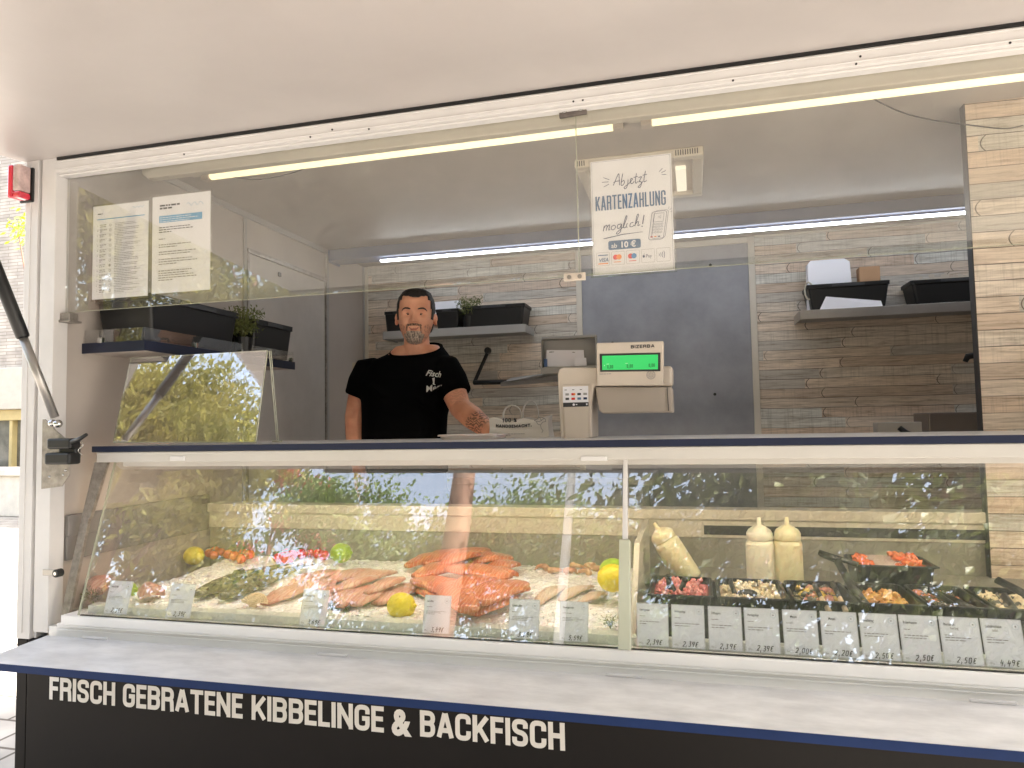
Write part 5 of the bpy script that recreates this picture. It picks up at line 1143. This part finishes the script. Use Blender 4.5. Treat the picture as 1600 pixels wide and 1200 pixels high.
# whole fish
def spotted(name,c1,c2,belly):
    m,nt,b=nmat(name); v=mapping(nt); n=N(nt,'TexNoise'); n.inputs['Scale'].default_value=38; n.inputs['Detail'].default_value=5; n.inputs['Distortion'].default_value=1; nt.links.new(v,n.inputs[0])
    r=ramp(nt,n.outputs[0],[(.40,c1),(.60,c2),(.78,belly)]); nt.links.new(r.outputs[0],b.inputs['Base Color']); b.inputs['Roughness'].default_value=.22; b.inputs['Coat Weight'].default_value=.5; return m
M_fish=spotted('mottled_fish_skin',(.035,.04,.022),(.13,.13,.075),(.40,.36,.25)); M_eye=paint('fish_eye',(.01,.01,.01),.1)
for lab,a,b_ in (('whole mottled green fish, the back one of two on the ice',(304,938),(452,886)),('whole mottled green fish, the front one beside the scallop shell',(346,941),(484,887))):
    A=onice(*a,.006); B=onice(*b_,.006); F=thing('whole_fish',lab,'fish',A,'whole fish lying on the ice'); u=(B-A).normalized(); s=Vector((0,0,1)).cross(u).normalized(); L=(B-A).length
    b=MB(); rings=[]
    for k in range(25):
        t=k/24; w=.047*(math.sin(math.pi*min(1,(t*.93+.035)))**.62)*(1-.62*t)+.003; c=A+u*L*.92*t+s*(.012*math.sin(3*t))
        rings.append([c+s*math.cos(2*math.pi*j/16)*w+Vector((0,0,1))*(math.sin(2*math.pi*j/16)*w*.62+.016) for j in range(16)])
    b.loft(rings); b.build('body',M_fish,F,smooth=True)
    b=MB(); e=A+u*L*.90; up=Vector((0,0,1)); b.slab([e+up*.014,e+u*.035+s*.03+up*.018,e+u*.024+up*.015,e+u*.035-s*.03+up*.018],.003); b.build('tail_fin',M_fish,F)
    b=MB(); d0=A+u*L*.35+up*.035; b.slab([d0+s*.004,d0+u*.07,d0+u*.06+up*.012+s*.012,d0+u*.02+up*.014+s*.01],.002); b.slab([A+u*L*.22-s*.03+up*.014,A+u*L*.22-s*.052+up*.006+u*.035,A+u*L*.26-s*.03+up*.012],.002); b.build('fin',M_fish,F)
    b=MB(); b.ball(A+u*.035-s*.018+up*.026,.0045,7); b.build('eye',M_eye,F,smooth=True)
# citrus
def rind(name,c):
    return paint(name,c,.35,var=.08,scale=20,bump=.5,bscale=260,sub=.1)
M_lemon=rind('lemon_rind',(.86,.70,.02)); M_lime=rind('lime_rind',(.36,.55,.02))
def citrus(kind,lab,px,py,r,mat,ax):
    c=pt(px,py,'y',ax); z=iz(c.x,c.y); c.z=max(c.z,z+r*.75)
    t=thing(kind,lab,kind,c,None); b=MB(); b.ball(c,(r*1.13,r,r),14,.03,seed=px)
    b.build('fruit',mat,t,smooth=True); b=MB(); b.ball(c+Vector((r*1.12,0,.002)),(r*.16,r*.2,r*.2),6); b.build('tip',mat,t,smooth=True)
citrus('lemon','whole yellow lemon at the back left beside the orange tomatoes',303,870,.036,M_lemon,.60)
citrus('lemon','big bright yellow lemon at the front left of the salmon',627,951,.037,M_lemon,.112)
citrus('lemon','yellow lemon against the green divider post',957,903,.040,M_lemon,.30)
citrus('lime','green lime at the back beside the red cherry tomatoes',533,864,.036,M_lime,.60)
citrus('lime','green lime behind the lemon at the divider post',958,892,.038,M_lime,.40)
one('lime_wedge',M_lime,'green citrus wedge half hidden by the first price card','lime',lambda b:b.ball(onice(202,924,.012),(.03,.022,.03),8),smooth=True,loc=onice(202,924,.012))
# tomatoes on the vine
def truss(lab,mat,pts,r,group):
    c=onice(*pts[0][:2],0); t=thing('tomato_truss',lab,'tomatoes',c,group); P=[]
    for k,(x,y) in enumerate(pts):
        p=onice(x,y+6,0); p=pt(x,y,'y',p.y); p.z=max(p.z,iz(p.x,p.y)+r*.9); P.append(p); b=MB(); b.ball(p,(r,r,r*.95),9); b.build('tomato',mat,t,smooth=True)
    b=MB(); pv=sorted(P,key=lambda v:v.x); b.tube([v+Vector((0,0,r*1.05)) for v in pv[::2]],.0018,6)
    for v in P:
        for a in range(5): d=Vector((math.cos(a*1.26),math.sin(a*1.26),.25)); b.slab([v+Vector((0,0,r*.97)),v+Vector((0,0,r*.93))+d*r*.55,v+Vector((.002,.002,r*.95))],.0008)
    b.build('vine',paint('tomato_vine',(.10,.20,.04),.6),t)
M_tomo=paint('orange_tomato',(.82,.17,.03),.18,var=.15,coat=.5); M_tomr=paint('red_tomato',(.78,.025,.03),.15,var=.12,coat=.5)
truss('small bunch of orange tomatoes next to the back lemon',M_tomo,[(327,866),(336,861),(345,864),(346,856),(334,868)],.019,'bunches of tomatoes at the back of the ice')
truss('bigger bunch of orange tomatoes left of the red ones',M_tomo,[(356,866),(366,870),(368,860),(378,852),(380,866),(390,868),(392,857),(377,873),(386,860)],.020,'bunches of tomatoes at the back of the ice')
truss('bunch of bright red tomatoes at the left of the red ones',M_tomr,[(435,873),(444,876),(446,866),(456,869),(460,859),(471,867),(452,874)],.021,'bunches of tomatoes at the back of the ice')
truss('bunch of red tomatoes next to the back lime',M_tomr,[(482,857),(488,864),(500,859),(506,868),(512,854),(497,866)],.021,'bunches of tomatoes at the back of the ice')
# scallop shell
sc=onice(395,948,.004)
b=MB(); n=49; R0=.047; rows=[]
for k in range(9):
    t=.06+.94*k/8; row=[]
    for i in range(n):
        a=R(-78+156*i/(n-1)); rib=.0022*math.cos((i%4)*math.pi/2)*t; rr=R0*t*(1+.02*math.cos((i%4)*math.pi/2)); bul=.015*math.sin(math.pi*min(1,t*.92))
        # hinge towards the front bottom, fan rising to the back
        row.append(sc+Vector((rr*math.sin(a)*1.05, rr*math.cos(a)*.62-(bul+rib)*.7, rr*math.cos(a)*.70+(bul+rib)*.7)))
    rows.append(row)
for k in range(8):
    for i in range(n-1): b.add([rows[k][i],rows[k][i+1],rows[k+1][i+1],rows[k+1][i]],[(0,1,2,3)])
b.box(sc+Vector((-.012,-.002,-.001)),sc+Vector((.012,.003,.005)))
so_=b.build('scallop_shell',paint('shell_cream',(.80,.62,.40),.4,var=.12,scale=50),None,smooth=True,loc=sc); m=so_.modifiers.new('t','SOLIDIFY'); m.thickness=.002; tag(so_,'ribbed cream scallop shell on the ice beside the front whole fish','shell')
for k,(x,y,lab) in enumerate(((519,954,'green garnish sprig right of the third price card'),(540,957,'tiny dark garnish sprig between garnish and front lemon'),(954,982,'dark herb garnish at the foot of the green divider post'),(140,940,'dark herb garnish at the left end of the case'))):
    c=onice(x,y,0); h_=herb('herb_garnish',lab,c,(.028,.014,.03,.04)[k],(.03,.014,.035,.035)[k],60,k+20,pot=False)

# ================================================================= RIGHT COMPARTMENT
TZ=1.150
def tray(lab,px0,px1,y0,y1,z=TZ,dep=.06,group='black salad trays in the right glass compartment'):
    x0=pt(px0,925,'y',y0+.02).x; x1=pt(px1,925,'y',y0+.02).x-.004; cx,cyy=(x0+x1)/2,(y0+y1)/2
    t=thing('serving_tray',lab,'tray',(cx,cyy,z-dep),group); hl,hw=(x1-x0)/2,(y1-y0)/2
    b=MB(); b.loft([rring(hl*.86,hw*.88,z-dep,cx,cyy),rring(hl*.93,hw*.94,z-.004,cx,cyy),rring(hl,hw,z-.004,cx,cyy),rring(hl,hw,z,cx,cyy),rring(hl*.92,hw*.93,z,cx,cyy),rring(hl*.85,hw*.87,z-dep+.004,cx,cyy)])
    b.build('shell',M_rub,t,smooth=False); b=MB(); b.tube([(cx-hl*.99,cyy-hw*.98,z),(cx+hl*.99,cyy-hw*.98,z)],.0028,8); b.build('rim',M_dark,t,smooth=True); return cx,cyy,hl*.87,hw*.88,z
def salad(lab,tr,mat,n,size,fill=.014,seed=0,top=.012,name='fish_salad',part_=(0,1)):
    cx,cyy,hl,hw,z=tr; q=random.Random(seed); b=MB(); xa_,xb_=cx-hl+2*hl*part_[0],cx-hl+2*hl*part_[1]; nx=24; ny=14
    for j in range(ny+1):
        for i in range(nx+1):
            x=xa_+(xb_-xa_)*i/nx; y=cyy-hw+2*hw*j/ny; e=min(1,4*min(i/nx,1-i/nx)+.25,4*min(j/ny,1-j/ny)+.25); b.v.append(Vector((x,y,z-fill-.012+top*e+.006*noise.noise(Vector((x*40,y*40,seed))))))
    for j in range(ny):
        for i in range(nx): a=j*(nx+1)+i; b.f.append((a,a+1,a+nx+2,a+nx+1)); b.m.append(0)
    for k in range(n):
        x=q.uniform(xa_+size,xb_-size); y=q.uniform(cyy-hw+size,cyy+hw-size); s_=size*q.uniform(.5,1.1)
        vs=MB(); vs.ball((0,0,0),(s_,s_*q.uniform(.5,.9),s_*q.uniform(.3,.5)),5,.4,seed=k); Rm=Euler((q.uniform(-.5,.5),q.uniform(-.5,.5),q.uniform(0,6))).to_matrix()
        b.mi=k%len(mat) if isinstance(mat,list) else 0; b.add([Vector((x,y,z-fill+top*.4+q.uniform(-.004,.006)))+Rm@v for v in vs.v],vs.f)
    o=b.build(name,mat,None,smooth=True,loc=(cx,cyy,z-fill)); tag(o,lab,'fish salad','salads and fish in the black trays','stuff')
fm=lambda n,c,r=.25: paint(n,c,r,var=.18,scale=50,coat=.3,sub=.1)
FY0,FY1=.105,.345
t1=tray('black tray of pink herring salad, first tray right of the divider post',1012,1117,FY0,FY1); salad('pink beetroot herring salad in the first tray',t1,[fm('pink_salad',(.62,.17,.17)),fm('pink_salad_light',(.72,.30,.28))],80,.013,.010,1)
t2=tray('black tray of cream herring salad with a black spoon',1120,1236,FY0,FY1); salad('cream white herring salad with onions in the second tray',t2,[fm('cream_salad',(.72,.60,.38)),fm('cream_salad_light',(.78,.72,.56))],80,.011,.010,2)
t3=tray('black tray of young herring with two wooden handled forks',1239,1342,FY0,FY1); salad('dark silver and yellow herring pieces in the third tray',t3,[fm('herring_skin',(.12,.11,.09),.15),fm('herring_flesh',(.46,.20,.14)),fm('oil_yellow',(.55,.38,.08))],46,.020,.020,3)
t4=tray('black tray of fried herring, fourth tray from the divider post',1345,1446,FY0,FY1); salad('orange brown fried herring in the fourth tray',t4,[fm('fried_crust',(.50,.22,.05)),fm('fried_crust_light',(.62,.34,.08))],46,.022,.018,4)
t5=tray('black tray of rolled herring, fifth tray from the divider post',1449,1550,FY0,FY1); salad('reddish orange herring rolls in the fifth tray',t5,[fm('roll_red',(.55,.20,.10)),fm('roll_dark',(.08,.07,.05),.15)],40,.020,.022,5)
t6=tray('black tray cut by the right edge of the photograph',1553,1665,FY0,FY1); salad('dark herring pieces in the right most tray',t6,[fm('herring_skin',(.12,.11,.09),.15),fm('cream_salad',(.72,.60,.38))],40,.020,.022,6)
t7=tray('black tray of smoked salmon with a dotted white sheet, behind the front trays',1335,1470,.40,.58,1.185,.07)
salad('orange salmon slices at the left of the rear tray',t7,[fm('salmon_red',(.80,.15,.04))],16,.020,.008,7,name='salmon_slices',part_=(0,.3)); salad('orange salmon slices at the right of the rear tray',t7,[fm('salmon_red',(.80,.15,.04)),fm('salmon_light',(.85,.25,.10))],34,.022,.002,8,name='salmon_slices',part_=(.52,1))
one('perforated_sheet',bricks('dotted_paper',(.72,.62,.55),(.70,.60,.53),(.45,.30,.25),.008,.008,.0018),'dotted white sheet lying across the rear salmon tray','paper',lambda b:b.slab([(t7[0]-t7[2]*.75,t7[1]-t7[3]*.6,t7[4]-.012),(t7[0]+t7[2]*.45,t7[1]-t7[3]*.6,t7[4]-.008),(t7[0]+t7[2]*.45,t7[1]+t7[3]*.8,t7[4]+.004),(t7[0]-t7[2]*.75,t7[1]+t7[3]*.8,t7[4]+.002)],.0015),loc=(t7[0],t7[1],t7[4]))
# dark base plate under the trays and between them
dp('tray_well',M_rub,lambda b:(b.box((-.13,.075,1.037),(XE,.095,1.128)),b.box((-.13,.355,1.037),(XE,.375,1.135))))
dp('rear_well_floor',M_liner2,lambda b:b.box((-.13,.376,1.037),(XE,.735,1.10)))
# squeeze bottles
M_sq=paint('mayonnaise_bottle',(.74,.69,.54),.35,var=.06,scale=9,sub=.25); M_sq2=paint('mustard_bottle',(.70,.63,.40),.35,var=.06,scale=9,sub=.25)
def bottle(lab,c,mat,rot=None,r=.041,h=.205):
    t=thing('squeeze_bottle',lab,'bottle',c,'squeeze bottles behind the salad trays',local=True,rot=rot)
    b=MB(); b.lathe([(0,0),(r*.95,0),(r,.006),(r,h*.62),(r*.93,h*.67),(r*.80,h*.69)],(0,0,0),24); b.build('body',mat,t,smooth=True)
    b=MB(); b.lathe([(r*.90,h*.692),(r*.92,h*.70),(r*.92,h*.78),(r*.78,h*.83),(r*.42,h*.875),(r*.16,h*.90),(r*.13,h*.995),(0,h)],(0,0,0),24); b.build('cap',mat,t,smooth=True); return t
for px_,py_,lab,mm in ((1185.5,808,'squeeze bottle of pale sauce, left of the two upright bottles',M_sq),(1229,808,'squeeze bottle of yellower sauce, right of the two upright bottles',M_sq2)):
    p=pt(px_,py_,'y',.47); bottle(lab,(p.x,.47,p.z-.215),mm,h=.215)
pA=pt(1078,905,'y',.44); pB=pt(1022,817,'y',.44); dd=(pB-pA).normalized()
bt=bottle('squeeze bottle lying tilted against the divider wall',pA,M_sq2,rot=dd.to_track_quat('Z','Y').to_euler(),h=(pB-pA).length,r=.040)
# tongs, spoons and forks
def utensil(kind,lab,cat,fn,mat,c,group='serving tools in the salad trays'):
    o=one(kind,mat,lab,cat,fn,group=group,smooth=True,loc=c)
def uv(px,py,y): return pt(px,py,'y',y)
def tongs(lab,j,e1,e2,w=.0075):
    c=uv(*j); utensil('tongs',lab,'tongs',lambda b:(b.tube([uv(*j),uv(*e1)],[w*1.1,w],8,.5),b.tube([uv(*j),uv(*e2)],[w*1.1,w],8,.5),b.ball(uv(*j),w*1.2,6)),M_rub,c)
tongs('black tongs standing in the pink salad, left pair',(1044,902,.20),(1046,936,.20),(1060,936,.16)); tongs('black tongs standing in the pink salad, right pair',(1070,906,.20),(1056,938,.18),(1064,934,.22))
utensil('serving_spoon','black spoon lying in the cream salad','spoon',lambda b:(b.tube([uv(1141,908,.24),uv(1150,932,.16)],[.0075,.007],8,.6),b.ball(uv(1168,928,.17),(.026,.02,.012),8),b.tube([uv(1150,932,.16),uv(1163,926,.17)],.006,8)),M_rub,uv(1150,925,.18))
for k,(a,c_,e) in enumerate((((1272,912,.26),(1283,934,.16),(1296,956,.09)),((1300,910,.26),(1312,934,.16),(1322,956,.09)))):
    t=thing('serving_fork','black fork with wooden handle end in the herring tray, %s one'%('left','right')[k],'fork',uv(*c_),'serving tools in the salad trays')
    b=MB(); b.tube([uv(*a),uv(*c_)],[.007,.006],8,.5); b.build('head',M_rub,t,smooth=True); b=MB(); b.tube([uv(*c_),uv(*e)],[.006,.007],8,.7); b.build('handle',paint('pale_wood',(.55,.42,.28),.6),t,smooth=True)
utensil('tongs','long steel and black tongs lying over the rear salmon tray','tongs',lambda b:(b.tube([uv(1280,863,.36),uv(1340,882,.30)],[.009,.008],8,.6),b.tube([uv(1282,866,.36),uv(1312,878,.33)],[.007,.007],8),b.tube([uv(1308,876,.32),uv(1330,915,.24),uv(1364,958,.12)],[.010,.012,.008],8,.6)),M_rub,uv(1320,890,.3))
utensil('tongs','long black tongs lying across the fifth tray','tongs',lambda b:(b.tube([uv(1452,922,.26),uv(1490,938,.20),uv(1535,958,.10)],[.009,.010,.008],8,.6),b.tube([uv(1462,926,.24),uv(1512,960,.11)],[.007,.006],8,.6)),M_rub,uv(1490,938,.2))
utensil('tongs','black tongs sticking up at the right edge of the photograph','tongs',lambda b:(b.tube([uv(1558,906,.28),uv(1590,922,.22),uv(1640,950,.12)],[.010,.010,.008],8,.6),b.tube([uv(1568,930,.26),uv(1592,960,.12)],[.009,.007],8,.6)),M_rub,uv(1580,920,.22))

# ================================================================= PRICE CARDS
def card(lab,px0,px1,pyb,title,price,unit,sub=2,title2=None,first=None,hh=.098):
    c0=pt(px0,pyb,'y',.012); c1=pt(px1,pyb,'y',.012); w=c1.x-c0.x; v=Vector((0,gy1-gy0,gz1-gz0)).normalized(); o=Vector((c0.x,.0075,1.0475))
    t=thing('price_card',lab,'price card',o,'price cards standing behind the display glass')
    nrm=Vector((1,0,0)).cross(v)
    b=MB(); b.slab([o+nrm*-.0012,o+Vector((w,0,0))-nrm*.0012,o+Vector((w,0,0))+v*hh-nrm*.0012,o+v*hh-nrm*.0012],.0008); b.build('card',M_card,t)
    p=Plane2(o+nrm*-.0003,(1,0,0),v); k=w/100; H=hh/k
    p.frame(1*k,1*k,w-2*k,hh-2*k,.9*k,3)
    n=len(title); th=7.4*k; sx=.74 if n<10 else .64
    p.text(title,(10 if n>8 else 22)*k,(H-24)*k,th,0,sx=sx,offset=.0001)
    if title2: p.text(title2,26*k,(H-34)*k,th,1,sx=.8,offset=.0001)
    p.line([((84+8*math.cos(a*.42))*k,(H-19+8*math.sin(a*.42))*k) for a in range(16)],.7*k,2); p.disc(84*k,(H-19)*k,1.8*k,0,8)
    p.greek(10*k,(H-42-(10 if title2 else 0))*k,40*k,5*k,1,1,.4,seed=n); p.greek(10*k,(H-66)*k,74*k,14*k,sub,1,.32,seed=int(px0))
    p.text(unit,7*k,8*k,5.2*k,1,sx=.75); p.stroke(price+'€',31*k,6*k,15.5*k,8.6*k,2.0*k,3.0*k,0,shear=.28,jit=.06)
    p.build('print',[M_ink,M_inkg,paint('pale_blue_print',(.35,.50,.62),.6),paint('card_border',(.55,.55,.56),.6)],t)
M_card=paint('card_paper',(.87,.90,.98),.4,var=.02)
L=[(163,199,952,'Seelachsfilet','2,39','100 g'),(260,298,959,'Filets','2,39','100 g'),(468,509,972,'Rotbarschfilet','3,69','100 g'),(660,702,983,'Lachsfilet','3,49','100 g'),(794,842,993,'Kabeljaufilet','3,89','100 g'),(874,919,998,'Riesengarnelen','5,59','100 g')]
nm=['leftmost price card in the case, in front of the pink fish pieces','second price card from the left, by the whole fish','price card in front of the pink fillets, third from the left','price card just right of the front lemon','price card reading 3,89 in front of the salmon pile','price card reading 5,59 left of the green divider post']
for (a,c_,yb3,ti,pr,un),lab in zip(L,nm): card(lab,a,c_,yb3,ti,pr,un,3)
Rr=[(995,1045,1004,'Heringssalat','2,39',None),(1050,1102,1008,'Heringsstipp','2,39',None),(1108,1161,1012,'Dillhappen','2,39',None),(1165,1220,1016,'Heringsstipp','2,39',None),(1226,1281,1020,'Matjes','2,00',None),(1286,1344,1023,'Matjes','2,20',None),(1348,1408,1027,'Brathering','2,50',None),(1411,1472,1031,'Bratenhappen','2,50',None),(1475,1538,1034,'Bismarck-','2,50','hering'),(1541,1606,1038,'Lachsfrischkäse','4,49','salat')]
od=['Heringssalat 2,39, first right of the divider post','Heringsstipp 2,39 between Heringssalat and Dillhappen','Dillhappen 2,39','Heringsstipp 2,39 between Dillhappen and Matjes','Matjes 2,00','Matjes 2,20','Brathering 2,50','Bratenhappen 2,50','Bismarckhering 2,50','a salad for 4,49, cut by the right edge']
for (a,c_,yb3,ti,pr,t2_),lab in zip(Rr,od): card('white price card for '+lab,a,c_,yb3,ti,pr,'Stck.' if pr in('2,00','2,20','2,50') else '100 g',2,t2_,hh=.102)
